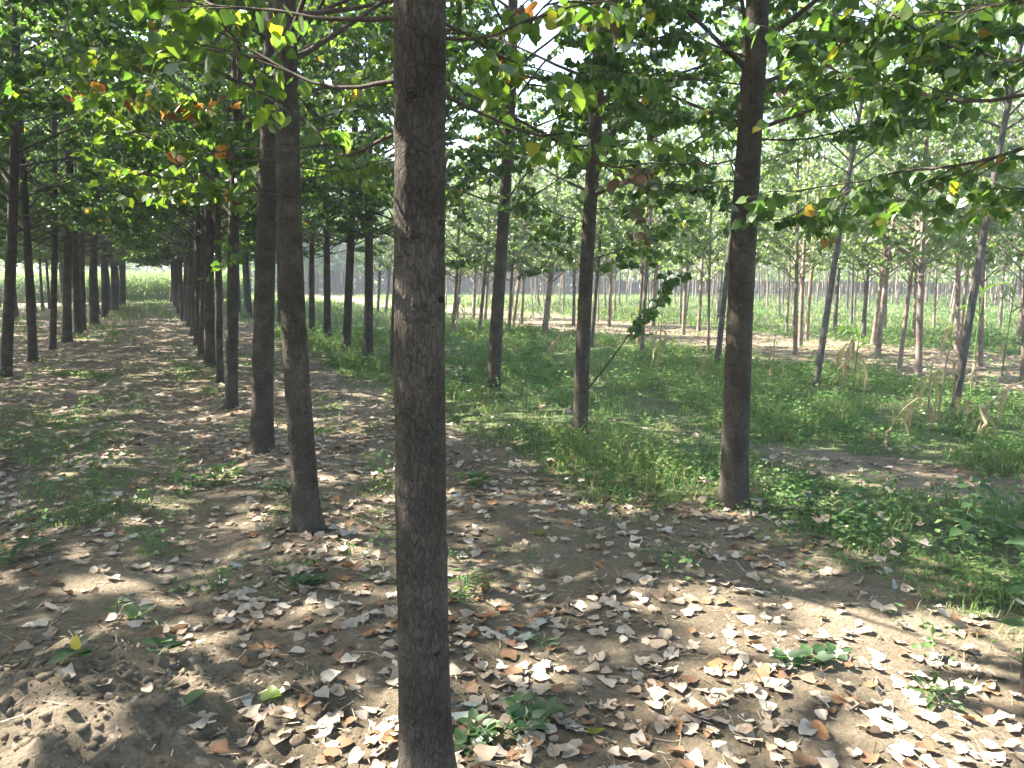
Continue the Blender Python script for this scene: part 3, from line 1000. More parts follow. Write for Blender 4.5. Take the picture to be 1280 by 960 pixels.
# two leaning trees at the end of the path
for k, (bp, tp) in enumerate((((214, 378), (217, 330)), ((218, 379), (222, 335)))):
    traced(bp, tp, 5, MATURE[k], ('dark poplar standing out at the end of the path', 'thinner poplar close beside the one ending the path')[k], ROWN)

# row on the left of the path
LROW = 'poplars of the row on the far side of the path'
for i, (bp, tp, wpx) in enumerate([((7, 469), (11, 200), 13.5), ((41, 450), (35, 240), 11), ((66, 436), (67, 260), 8), ((84, 427), (83, 260), 11), ((98, 419), (95, 260), 9.5),
                                  ((104, 412), (103, 300), 7), ((118, 406), (117, 280), 11), ((131, 397), (129, 300), 7.5), ((144, 388), (143, 310), 8.5), ((153, 384), (151, 310), 8)]):
    traced(bp, tp, wpx, MATURE[(i * 2 + 1) % 5], f'{ORD[i]} poplar from the picture edge in the row across the path', LROW)
for i in range(9):
    x, y = xy(37 + i * 2.3, -3.15 + random.uniform(-0.3, 0.2))
    place_tree(MATURE[random.randrange(5)], x, y, random.uniform(0.07, 0.09), 'distant poplar in the row across the path, near the bright field', 'far end of the row across the path')
# trees of that row and its neighbours outside the frame on the left: they shade the path
for s in (-1.5, 1.3, 6.6, 9.4):
    x, y = xy(s, -3.3 + random.uniform(-0.2, 0.2))
    place_tree(MATURE[random.randrange(5)], x, y, 0.08, f'poplar just outside the picture on the near left, {["behind the viewpoint", "abreast of the mound", "third", "fourth"][(-1.5, 1.3, 6.6, 9.4).index(s)]} of its row', 'poplars outside the left edge')
for (s, t) in ((-2.6, 0.05), (-2.7, 2.7), (-5.2, 0.1), (-0.9, 5.6)):  # unseen trees behind the camera, added for the shade of their crowns
    x, y = xy(s, t)
    place_tree(MATURE[random.randrange(5)], x, y, 0.08, 'poplar standing behind the viewpoint', 'poplars behind the viewpoint')
# deeper rows on the left
for r_i, t0 in enumerate((-6.2, -9.2, -12.2, -15.2, -18.4)):
    s = 0.5 + random.uniform(0, 1)
    while s < 58 - r_i * 4:
        x, y = xy(s, t0 + random.uniform(-0.25, 0.25))
        if r_i == 0 and 6.9 < s < 8.3:
            s += 2.5
            continue
        if x / max(y, 0.5) > -0.80 or (r_i < 3 and y > -1 and y < 24):  # near rows kept outside the frame too, added to shade the path
            place_tree(MATURE[random.randrange(5)], x, y, random.uniform(0.065, 0.085),
                       'poplar outside the picture left of the path rows' if x / max(y, 0.5) < -0.68 else f'slim shaded poplar {("two", "three", "four", "five", "six")[r_i]} rows across the path, bright field behind', 'poplars outside the left edge' if x / max(y, 0.5) < -0.68 else f'poplars {("two", "three", "four", "five", "six")[r_i]} rows across the path')
        s += 2.5 + random.uniform(-0.2, 0.2)
        if random.random() < 0.12: s += 2.0

# the row along the grass edge goes on behind the closest trunk
for i, (bp, tp, wpx) in enumerate([((492, 463), (495, 300), 11), ((460, 447), (465, 290), 12), ((433, 440), (436, 290), 11), ((409, 427), (408, 290), 9.5), ((390, 418), (390, 300), 7.5)]):
    traced(bp, tp, wpx, MATURE[(i * 3) % 5], ['poplar half hidden behind the closest trunk', 'poplar in the grass nearest the left side of the closest trunk',
           'second poplar left of the closest trunk at the grass edge', 'third poplar left of the closest trunk at the grass edge', 'slim fourth poplar left of the closest trunk at the grass edge'][i], EDGE)
for i in range(14):
    x, y = xy(23 + i * 2.45, 2.75 + random.uniform(-0.3, 0.3))
    place_tree(MATURE[random.randrange(5)], x, y, random.uniform(0.06, 0.08), 'distant poplar of the grass edge row, glimpsed between path row trunks', 'far end of the grass edge row')

# young stand on the right, traced
YG = 'young poplars of the sunny stand'
YT = [((1020, 482), (1058, 245), 8.2, 2, 'leaning grey young poplar beside a tuft of withered maize'),
      ((1192, 520), (1255, 190), 10.1, 2, 'leaning grey young poplar nearest the right edge'),
      ((896, 460), (914, 320), 7.5, 2, 'leaning young poplar just left of the straight grey poplar'),
      ((1148, 477), (1157, 260), 8, 0, 'upright brown young poplar between the two leaning grey ones'),
      ((802, 448), (810, 300), 5.5, 0, 'young poplar behind the slanting leafy shoot'),
      ((1124, 459), (1136, 345), 5.5, 1, 'pale young poplar a step left of the upright brown one'),
      ((1097, 443), (1107, 340), 6.5, 0, 'pinkish young poplar in front of a paired thinner one'),
      ((1091, 431), (1104, 345), 5.5, 1, 'thinner young poplar paired with the pinkish one'),
      ((1196, 441), (1198, 350), 6.5, 0, 'brown young poplar on bare sunlit soil left of the edge leaning tree'),
      ((1225, 459), (1230, 370), 6.5, 1, 'pale young poplar on bare soil right of the edge leaning tree'),
      ((1278, 476), (1282, 380), 6, 0, 'young poplar cut by the right picture edge'),
      ((994, 444), (996, 305), 5, 1, 'tall thin young poplar close right of the straight grey poplar'),
      ((1000, 433), (1003, 305), 5.5, 0, 'young poplar right behind the tall thin one'),
      ((1008, 424), (1014, 350), 5, 0, 'short-boled young poplar left of the leaning grey one'),
      ((680, 420), (688, 335), 8, 0, 'stout brown young poplar between the curved bole and the shoot tree'),
      ((636, 418), (642, 340), 4.5, 1, 'young poplar right beside the curved bole'),
      ((652, 405), (655, 350), 4, 0, 'young poplar right of a pair by the curved bole'),
      ((739, 434), (747, 335), 5, 2, 'grey young poplar right behind the shoot tree'),
      ((761, 408), (763, 352), 4.5, 0, 'brown young poplar right of the shoot tree'),
      ((854, 418), (856, 355), 4.5, 0, 'orange-brown young poplar on the pale bare strip'),
      ((873, 414), (876, 355), 4.5, 1, 'young poplar on the pale bare strip left of the leaning one'),
      ((885, 441), (888, 330), 3.6, 1, 'very thin young poplar left of the leaning one'),
      ((566, 415), (570, 345), 5, 0, 'young poplar showing just right of the closest trunk'),
      ((599, 416), (603, 345), 5, 1, 'young poplar left of the curved bole')]
for bp, tp, wpx, v, lab in YT:
    traced(bp, tp, wpx, LEAN[wpx > 10] if v == 2 and wpx > 7 else YOUNG[v], lab, YG)
for bp, tp, wpx in [((1105, 416), (1108, 350), 4.5), ((1079, 423), (1082, 352), 5.5), ((983, 416), (985, 350), 3.5), ((1142, 427), (1146, 350), 4), ((1167, 411), (1170, 350), 3.5),
                    ((641, 411), (648, 345), 4), ((717, 406), (719, 350), 4), ((797, 434), (803, 330), 4), ((571, 397), (573, 350), 4), ((592, 398), (594, 350), 4),
                    ((606, 405), (610, 345), 4), ((472, 391), (474, 350), 3.5), ((482, 391), (486, 345), 3.5), ((1213, 402), (1214, 350), 4), ((1250, 410), (1252, 350), 4)]:
    q_ = on_ground(*bp)
    traced(bp, tp, wpx, YOUNG[random.randrange(4)], f'slim young poplar further back, {between(q_[0], q_[1])}', 'young poplars further back')
# further rows of the young stand
for r_i, t0 in enumerate((13.8, 16.0, 18.4, 21.0, 24.0, 27.5, 31.5, 36.0)):
    s = -14 + random.uniform(0, 2)
    while s < 52:
        x, y = xy(s, t0 + random.uniform(-0.5, 0.5))
        s += 3.1 + 0.25 * r_i + random.uniform(-0.6, 0.6)
        if y < 15 or x / y > 0.80 or x / y < -0.30: continue
        if min(math.hypot(x - a, y - b_) for a, b_ in TREE_XY) < 1.2: continue
        sl = random.random() < 0.35
        place_tree(SAPL[random.randrange(2)] if sl else YOUNG[random.randrange(4)], x, y, random.uniform(0.028, 0.036) if sl else random.uniform(0.045, 0.06),
                   f'{"very thin" if sl else "slim"} young poplar {("on the sunlit strip", "deep in the haze")[r_i > 2]}, {between(x, y)}', 'young poplars in the hazy depth', lean=(random.gauss(0, 0.05), random.gauss(0, 0.03)), hs=random.uniform(1.0, 1.2) + 0.3 * min(1, r_i / 3))

# the dark wood behind: reads as one mass
def far_wood():
    rng = np.random.default_rng(77)
    g = Geo(); P = []
    for r_i in range(14):
        x = -36.0 + rng.uniform(0, 2)
        while x < 80:
            y = 82 + r_i * 2.6 + 0.05 * x + rng.uniform(-0.8, 0.8)
            xx = x + rng.uniform(-0.6, 0.6)
            x += rng.uniform(1.6, 3.0)
            s_, t_ = st(xx, y)
            if t_ < 7: continue
            H = rng.uniform(11, 14.5)
            lean = rng.normal(0, 0.02, 2)
            zz = np.array([-0.1, 0.4, 3, H])
            pp = np.stack([xx + lean[0] * zz, y + lean[1] * zz, zz], 1)
            V, Q = tube(pp, np.array([0.16, 0.12, 0.10, 0.02]), 6)
            g.add(V, Q=Q)
            n = 170
            z = rng.uniform(2.4 if r_i < 8 else 0.2, H, n)
            wd = 1.9 * np.sqrt(np.clip(1 - (z - 2.4) / (H - 1.8), 0.05, 1)) * np.sqrt(rng.random(n))
            a = rng.uniform(0, 6.283, n)
            P.append(np.stack([xx + wd * np.cos(a), y + wd * np.sin(a), z], 1))
    P = np.concatenate(P); n = len(P)
    D = unit(rng.normal(0, 1, (n, 3)) + np.array([0, 0, -0.7])); Nn = rng.normal(0, 1, (n, 3)); Nn = unit(Nn - D * (Nn * D).sum(1, keepdims=True))
    V, T, tt = leaves_arrays(P, D, Nn, rng.uniform(0.35, 0.65, n), tint_for(n, rng, 0.35), LT_FAR)
    me = g.mesh('far_wood', [M_BARK])
    nb = g.n
    fw = Geo(); fw.add(np.concatenate(g.V), Q=np.concatenate(g.Q)); fw.add(V, T=T, tint=tt)
    nT = len(T); nQ = sum(len(q) for q in g.Q)
    me = mk_mesh('far_wood', np.concatenate(fw.V), [np.concatenate(fw.T), np.concatenate(fw.Q)], [M_LEAF, M_BARK], {'tint': np.concatenate(fw.tint)}, False,
                 mat_idx=np.concatenate([np.zeros(nT), np.ones(nQ)]))
    link('far_wood', me, label='dark wood of tall poplars closing the view behind the sunny stand', cat='wood', kind='stuff')


far_wood()


# the young stand goes on far back, too dense and distant to tell apart
def far_stand():
    rng = np.random.default_rng(88)
    g = Geo(); P = []
    for s_ in np.arange(-30, 78, 2.4):
        for t_ in np.arange(39, 76, 2.6):
            x, y = xy(s_ + rng.uniform(-.8, .8), t_ + rng.uniform(-.8, .8))
            if y < 38 or y > 81 + 0.05 * x or abs(x / y) > 0.85: continue
            H = rng.uniform(5.5, 8); ln = rng.normal(0, 0.04, 2)
            zz = np.array([-0.1, 2.0, H])
            V, Q = tube(np.stack([x + ln[0] * zz, y + ln[1] * zz, zz], 1), np.array([0.06, 0.05, 0.012]), 5)
            g.add(V, Q=Q)
            n = 150
            z = rng.uniform(1.5, H, n)
            wd = 1.5 * np.sqrt(np.clip(1 - (z - 1.5) / (H - 1.2), 0.05, 1)) * np.sqrt(rng.random(n)); a = rng.uniform(0, 6.283, n)
            P.append(np.stack([x + ln[0] * z + wd * np.cos(a), y + wd * np.sin(a), z], 1))
    P = np.concatenate(P); n = len(P)
    D = unit(rng.normal(0, 1, (n, 3)) + np.array([0, 0, -0.7])); Nn = rng.normal(0, 1, (n, 3)); Nn = unit(Nn - D * (Nn * D).sum(1, keepdims=True))
    V, T, tt = leaves_arrays(P, D, Nn, rng.uniform(0.2, 0.36, n), tint_for(n, rng, 0.45), LT_FAR)
    fw = Geo(); fw.add(np.concatenate(g.V), Q=np.concatenate(g.Q)); fw.add(V, T=T, tint=tt)
    me = mk_mesh('far_stand', np.concatenate(fw.V), [np.concatenate(fw.T), np.concatenate(fw.Q)], [M_LEAF_Y, M_BARK_Y], {'tint': np.concatenate(fw.tint)}, False,
                 mat_idx=np.concatenate([np.zeros(len(T)), np.ones(sum(len(q) for q in g.Q))]))
    link('far_young_wood', me, label='far back of the young poplar stand, thin trunks merging in haze', cat='wood', kind='stuff')


far_stand()


# sunlit maize beyond the end of the path and behind the left rows
def maize_field():
    rng = np.random.default_rng(78)
    n = 9000
    s_ = rng.uniform(60, 84, n); t_ = rng.uniform(-62, 5, n)
    extra = 2500
    s_ = np.concatenate([s_, rng.uniform(59, 62, extra)]); t_ = np.concatenate([t_, rng.uniform(-40, 5, extra)])
    n = len(s_)
    x, y = xy(s_, t_)
    keep = x / y > -0.95
    x, y = x[keep], y[keep]; n = len(x)
    zb = height(x, y)
    g = Geo()
    H = rng.uniform(1.5, 2.2, n)
    for k in range(7):
        a = rng.uniform(0, 6.283, n)
        z = zb + H * (0.25 + 0.7 * k / 6)
        L = rng.uniform(0.45, 0.8, n) * (1.1 - 0.06 * k)
        d = np.stack([np.cos(a), np.sin(a), 0 * a], 1)
        w_ = np.stack([-np.sin(a), np.cos(a), 0 * a], 1) * 0.045
        p0 = np.stack([x, y, z], 1)
        p1 = p0 + d * (L * 0.5)[:, None] + np.array([0, 0, 0.25]) * L[:, None]
        p2 = p0 + d * L[:, None] + np.array([0, 0, -0.05]) * L[:, None]
        V = np.stack([p0, p1 - w_, p1 + w_, p2], 1).reshape(-1, 3)
        T = (np.array([[0, 1, 2], [1, 3, 2]])[None] + (np.arange(n) * 4)[:, None, None]).reshape(-1, 3)
        g.add(V, T=T, tint=np.repeat(np.clip(rng.normal(0.42, 0.16, n), 0, 1), 4))
    p0 = np.stack([x, y, zb], 1); p1 = p0 + np.stack([0 * x, 0 * x, H], 1)
    V = np.stack([p0 - [0.02, 0, 0], p0 + [0.02, 0, 0], p1], 1).reshape(-1, 3)
    g.add(V, T=np.arange(3 * n).reshape(-1, 3), tint=0.5)
    link('maize_field', g.mesh('maize_field', [M_MAIZE], False), label='sunlit maize crop beyond the end of the path', cat='crop', kind='stuff')


maize_field()


# soft trees far beyond the maize
def distant_trees():
    rng = np.random.default_rng(79)
    P = []
    for k in range(70):
        s_ = rng.uniform(120, 150); t_ = -120 + k * 2.2 + rng.uniform(-1, 1)
        x, y = xy(s_, t_)
        H = rng.uniform(9, 15)
        n = 420
        z = rng.uniform(0.3, H, n)
        wd = 3.2 * np.sqrt(np.clip(1 - (z / H) ** 1.6, 0.03, 1)) * np.sqrt(rng.random(n))
        a = rng.uniform(0, 6.283, n)
        P.append(np.stack([x + wd * np.cos(a), y + wd * np.sin(a), z], 1))
    P = np.concatenate(P); n = len(P)
    D = unit(rng.normal(0, 1, (n, 3)) + np.array([0, 0, -0.7])); Nn = rng.normal(0, 1, (n, 3)); Nn = unit(Nn - D * (Nn * D).sum(1, keepdims=True))
    V, T, tt = leaves_arrays(P, D, Nn, rng.uniform(0.5, 0.9, n), tint_for(n, rng, 0.4), LT_FAR)
    link('distant_woodland', mk_mesh('distant_woodland', V, [T], [M_LEAF_Y], {'tint': tt}, False), label='hazy line of trees far beyond the maize', cat='wood', kind='stuff')


distant_trees()

# ------------------------------------------------------------------ ground cover
TX = np.array(TREE_XY)


def sample_wedge(n, r0, r1, rng, half=46):
    a = np.radians(rng.uniform(-half, half, n))
    r = rng.uniform(r0, r1, n)
    return r * np.sin(a), r * np.cos(a), r


def grass():
    rng = np.random.default_rng(91)
    g = Geo()

    def blades(x, y, r, per, hgt, wid):
        n = len(x)
        x = np.repeat(x, per); y = np.repeat(y, per); r = np.repeat(r, per); hh = np.repeat(hgt, per)
        m = len(x)
        tuft_t = rng.normal(0.12, 0.10, m) + 0.75 * fbm(x, y, 0.9, 3, 66)
        x = x + rng.normal(0, 0.035, m) * (1 + r * 0.05); y = y + rng.normal(0, 0.035, m) * (1 + r * 0.05)
        z = height(x, y) - 0.005
        a = rng.uniform(0, 6.283, m)
        h = hh * rng.uniform(0.45, 1.15, m)
        lean = rng.uniform(0.15, 0.95, m) * h
        wd = wid * rng.uniform(0.7, 1.4, m) * (0.75 + r * 0.075)
        d = np.stack([np.cos(a), np.sin(a), 0 * a], 1)
        b = a + rng.uniform(0.8, 2.3, m)
        wv = np.stack([np.cos(b), np.sin(b), 0 * b], 1) * wd[:, None]
        p0 = np.stack([x, y, z], 1)
        p1 = p0 + d * (lean * 0.35)[:, None] + np.array([0, 0, 1.0]) * (h * 0.62)[:, None]
        p2 = p0 + d * lean[:, None] + np.array([0, 0, 1.0]) * (h * rng.uniform(0.7, 1.0, m))[:, None]
        V = np.stack([p0 - wv * .6, p0 + wv * .6, p1 - wv, p1 + wv, p2], 1).reshape(-1, 3)
        o = (np.arange(m) * 5)[:, None, None]
        T = (np.array([[0, 1, 3], [0, 3, 2], [2, 3, 4]])[None] + o).reshape(-1, 3)
        tn = np.clip(tuft_t + rng.normal(0, 0.10, m), 0, 0.9)
        dry = rng.random(m) < 0.12
        tn[dry] = 1.0
        g.add(V, T=T, tint=np.repeat(tn, 5))

    def leaves(x, y, r, per, hgt, size):
        """small broad weed leaves held flat above the soil"""
        n = len(x)
        x = np.repeat(x, per); y = np.repeat(y, per); r = np.repeat(r, per)
        tuft_t = np.repeat(rng.normal(0.5, 0.2, n), per)
        m = len(x)
        x = x + rng.normal(0, 0.05, m) * (1 + r * 0.03); y = y + rng.normal(0, 0.05, m) * (1 + r * 0.03)
        z = height(x, y) + np.repeat(hgt, per) * rng.uniform(0.15, 1.0, m)
        P = np.stack([x, y, z], 1)
        D = unit(np.stack([rng.normal(0, 1, m), rng.normal(0, 1, m), rng.normal(0, 0.35, m)], 1))
        Nn = unit(np.stack([rng.normal(0, .45, m), rng.normal(0, .45, m), np.ones(m)], 1)); Nn = unit(Nn - D * (Nn * D).sum(1, keepdims=True))
        Sz = size * rng.uniform(0.6, 1.4, m) * (0.7 + r * 0.06)
        W = np.cross(D, Nn)
        V0 = np.array([(0, 0, 0), (0.27, 0.45, 0.05), (0, 1, -0.08), (-0.27, 0.45, 0.05)])
        V = P[:, None] + Sz[:, None, None] * (V0[None, :, 0:1] * W[:, None] + V0[None, :, 1:2] * D[:, None] + V0[None, :, 2:3] * Nn[:, None])
        T = (np.array([[0, 1, 2], [0, 2, 3]])[None] + (np.arange(m) * 4)[:, None, None]).reshape(-1, 3)
        g.add(V.reshape(-1, 3), T=T, tint=np.repeat(np.clip(tuft_t + rng.normal(0, .1, m), 0, .9), 4))

    x, y, r = sample_wedge(42000, 2.0, 26, rng)
    gr = grassiness(x, y)
    k = rng.random(len(x)) < gr ** 1.3
    x, y, r, gr = x[k], y[k], r[k], gr[k]
    k = rng.random(len(x)) < 0.25 + 0.75 * smooth(0.40, 0.55, fbm(x, y, 0.45, 2, 67))
    x, y, r, gr = x[k], y[k], r[k], gr[k]
    s_, t_ = st(x, y)
    tall = 0.04 + 0.17 * gr * smooth(0.36, 0.68, fbm(x, y, 0.8, 3, 33))
    tall = np.where(t_ < 1.5, tall * 0.75, tall)
    blades(x, y, r, 8, tall, 0.0024)
    k = rng.random(len(x)) < 0.15 + 0.85 * smooth(0.40, 0.55, fbm(x, y, 1.3, 2, 37))
    leaves(x[k], y[k], r[k], 9, tall[k] * 1.35, 0.034)
    # clumps of taller broad-leaved weeds
    x, y, r = sample_wedge(1500, 3.0, 15, rng)
    gr = grassiness(x, y)
    k = rng.random(len(x)) < gr * smooth(0.40, 0.58, fbm(x, y, 1.7, 2, 39))
    leaves(x[k], y[k], r[k], 34, rng.uniform(0.10, 0.30, k.sum()), 0.040)
    # far grass
    x, y, r = sample_wedge(22000, 26, 90, rng)
    gr = grassiness(x, y)
    k = rng.random(len(x)) < gr
    x, y, r, gr = x[k], y[k], r[k], gr[k]
    blades(x, y, r, 5, 0.16 + 0.14 * fbm(x, y, 4, 2, 33), 0.0042)
    link('grass', g.mesh('grass', [M_GRASS], False), label='green grass and low weeds covering the soil', cat='grass', kind='stuff')


grass()


# ------------------------------------------------------------------ fallen leaves
def litter_template(k):
    r = random.Random(500 + k)
    bx, by, tw = r.uniform(-0.4, 0.8), r.uniform(-0.3, 0.6), r.uniform(-0.4, 0.4)
    V0, T0 = leaf_template(fold=0.0, curl=0.0)
    V = V0.copy()
    x, y = V0[:, 0], V0[:, 1] - 0.45
    V[:, 1] = y
    V[:, 2] = bx * x * x * 1.2 + by * y * y * 0.6 + tw * x * y + np.array([r.uniform(-0.09, 0.09) for _ in x])
    V[:, 0] = x * (1 - 0.22 * abs(bx)) * r.uniform(0.8, 1.05) + np.array([r.uniform(-0.03, 0.03) for _ in x])
    V[:, 1] = y + np.array([r.uniform(-0.03, 0.03) for _ in x])
    V[:, 2] -= V[:, 2].min()
    return V, T0


def where(p):
    d = p - np.array([0, 0, CAM_H]); zc = d @ FW
    px = 640 + F * (d @ RT) / zc; py = 480 - F * (d @ UP) / zc
    if px < 300: return 'on soil around the earth mound'
    if px < 500: return 'on soil close left of the closest trunk'
    if px < 700: return 'on soil close right of the closest trunk' if py > 850 else 'in the sunlit drift right of the closest trunk'
    if px < 930: return 'on the ridge below the straight grey poplar'
    return 'on bottom right soil' if py > 860 else 'on soil near the weeds at right'


LIT = [litter_template(k) for k in range(10)]


def litter_density(x, y):
    s_, t_ = st(x, y)
    g_ = grassiness(x, y)
    d = 0.5 + 0.5 * smooth(0.38, 0.62, fbm(x, y, 0.8, 3, 81))
    d = d * (1 - 0.80 * smooth(0.25, 0.8, g_))
    m = np.exp(-(((x - MOUND[0]) / 0.8) ** 2 + ((y - MOUND[1]) / 0.6) ** 2))
    d = d * (1 - 0.85 * np.clip(m * 1.6, 0, 1))
    d = d * np.where(t_ > 4.0, np.where(t_ > 9.5, 0.55, 0.35), 1.0)
    return np.clip(d, 0, 1)


def litter():
    rng = np.random.default_rng(101)
    xs, ys = [], []
    for n, r0, r1 in ((2500, 1.6, 5), (8500, 5, 11), (34000, 11, 34), (14000, 34, 62)):
        x, y, r = sample_wedge(n, r0, r1, rng)
        k = rng.random(n) < litter_density(x, y)
        xs.append(x[k]); ys.append(y[k])
    x = np.concatenate(xs); y = np.concatenate(ys)
    # drifts of leaves heaped on the right of the closest trunk and along the furrows
    for (px, py, n, sd) in ((600, 790, 50, .26), (640, 850, 40, .3), (470, 800, 45, .26), (430, 930, 50, .2), (740, 770, 50, .25), (880, 830, 50, .3), (1120, 880, 60, .35),
                            (700, 930, 50, .25), (960, 900, 40, .3), (1000, 690, 40, .3), (330, 760, 40, .3)):
        p = on_ground(px, py)
        x = np.concatenate([x, p[0] + rng.normal(0, sd, n)]); y = np.concatenate([y, p[1] + rng.normal(0, sd * 0.8, n)])
    for a, b_ in TREE_XY:
        if 1.5 < math.hypot(a, b_) < 11:
            x = np.concatenate([x, a + rng.normal(0, 0.22, 34)]); y = np.concatenate([y, b_ + rng.normal(0, 0.22, 34)])
    n = len(x)
    d = np.full(n, 9.0)
    for a, b_ in TREE_XY:
        if math.hypot(a, b_) < 12: d = np.minimum(d, np.hypot(x - a, y - b_))
    k = d > 0.11
    x, y = x[k], y[k]; n = len(x)
    r = np.hypot(x, y)
    g_ = grassiness(x, y)
    z = height(x, y) + rng.uniform(0.002, 0.012, n) + np.where(g_ > 0.5, rng.uniform(0.0, 0.10, n), 0)
    P = np.stack([x, y, z], 1)
    tilt = np.where(rng.random(n) < 0.18, 0.6, 0.2)
    Nn = unit(np.stack([rng.normal(0, 1, n) * tilt, rng.normal(0, 1, n) * tilt, np.ones(n)], 1))
    flip = rng.random(n) < 0.4
    a = rng.uniform(0, 6.283, n)
    D = np.stack([np.cos(a), np.sin(a), 0 * a], 1); D = unit(D - Nn * (D * Nn).sum(1, keepdims=True))
    Sz = rng.uniform(0.036, 0.076, n) * (1 + 0.014 * np.clip(r - 8, 0, 40))
    tint = np.clip(rng.beta(2.0, 1.8, n), 0, 0.9)
    q = rng.random(n)
    tint[q < 0.025] = rng.uniform(0.93, 0.957, (q < 0.025).sum())
    tint[(q > 0.05) & (q < 0.085)] = rng.uniform(0.97, 1.0, ((q > 0.05) & (q < 0.085)).sum())
    tint[(q > 0.085) & (q < 0.17)] = rng.uniform(0.05, 0.2, ((q > 0.085) & (q < 0.17)).sum())
    heap = on_ground(610, 780)
    hh = (np.hypot(x - heap[0], y - heap[1]) < 0.3) & (rng.random(n) < 0.28)
    tint[hh] = rng.uniform(0.96, 1.0, hh.sum())
    Nn[flip & (tilt < 0.4)] *= 1
    # the 300 that show largest are leaves of their own
    size_px = np.where(in_view(P, 0), Sz / cam_dist(P), 0)
    order = np.argsort(-size_px)[:290]
    own = np.zeros(n, bool); own[order] = True
    meshes = {}
    kinds = [('dark brown crumpled dead leaf lying on the soil', 0.10), ('tan dry leaf lying on the soil', 0.30), ('pale beige dry leaf lying on the soil', 0.55),
             ('whitish dry leaf lying on the soil', 0.86), ('grey-green fallen leaf lying on the soil', 0.95), ('orange-brown fallen leaf lying on the soil', 0.99)]
    for q in order:
        ki = int(np.argmin([abs(tint[q] - t) for _, t in kinds]))
        v = int(rng.integers(0, 10))
        key = (ki, v)
        if key not in meshes:
            meshes[key] = mk_mesh('fallen_leaf', LIT[v][0], [LIT[v][1]], [M_LITTER], {'tint': np.full(len(LIT[v][0]), kinds[ki][1])}, True)
        o = link('fallen_leaf', meshes[key], label=kinds[ki][0].replace('on the soil', where(P[q])), cat='leaf', group=kinds[ki][0].replace(' leaf lying', ' leaves lying'))
        W = np.cross(D[q], Nn[q]); s = float(Sz[q])
        o.matrix_basis = Matrix(((W[0] * s, D[q][0] * s, Nn[q][0] * s, P[q][0]), (W[1] * s, D[q][1] * s, Nn[q][1] * s, P[q][1]), (W[2] * s, D[q][2] * s, Nn[q][2] * s, P[q][2]), (0, 0, 0, 1)))
    # single leaves one can point to
    tp = LIT[3]
    for (px, py, tv, mat, lab, sz) in ((340, 895, 0.80, M_LEAF, 'fresh yellow-green leaf alone on bare soil near the mound', 0.08),
                                       (745, 912, 0.94, M_LEAF, 'round pale yellow leaf right of the closest trunk foot', 0.075),
                                       (676, 674, 0.94, M_LEAF, 'small yellow leaf on dark soil by the grass edge', 0.08),
                                       (822, 865, 0.93, M_LITTER, 'flat yellowish-grey leaf alone on a dark ridge', 0.07),
                                       (945, 740, 0.955, M_LITTER, 'green-grey leaf lying at the border of the weeds', 0.08),
                                       (1128, 948, 0.95, M_LITTER, 'blue-green leaf at the bottom edge on the right', 0.07)):
        p = on_ground(px, py)
        me = mk_mesh('fallen_leaf', tp[0], [tp[1]], [mat], {'tint': np.full(len(tp[0]), tv)}, False)
        o = link('fallen_leaf', me, label=lab, cat='leaf', group='single leaves on the soil')
        o.location = (p[0], p[1], hz(p[0], p[1]) + 0.008); o.rotation_euler = (random.uniform(-.2, .2), random.uniform(-.2, .2), random.uniform(0, 6.28))
        o.scale = (sz,) * 3
    g = Geo()
    var = rng.integers(0, 10, n)
    rest = ~own
    for v in range(10):
        k = rest & (var == v) & (r < 10)
        V, T, tt = leaves_arrays(P[k], D[k], Nn[k], Sz[k], tint[k], LIT[v])
        g.add(V, T=T, tint=tt)
    k = rest & (r >= 10)
    V, T, tt = leaves_arrays(P[k], D[k], Nn[k], Sz[k], tint[k], LT_FAR)
    g.add(V, T=T, tint=tt)
    link('leaf_litter', g.mesh('leaf_litter', [M_LITTER], False), label='pale dry leaves strewn over the soil', cat='leaves', kind='stuff')


litter()


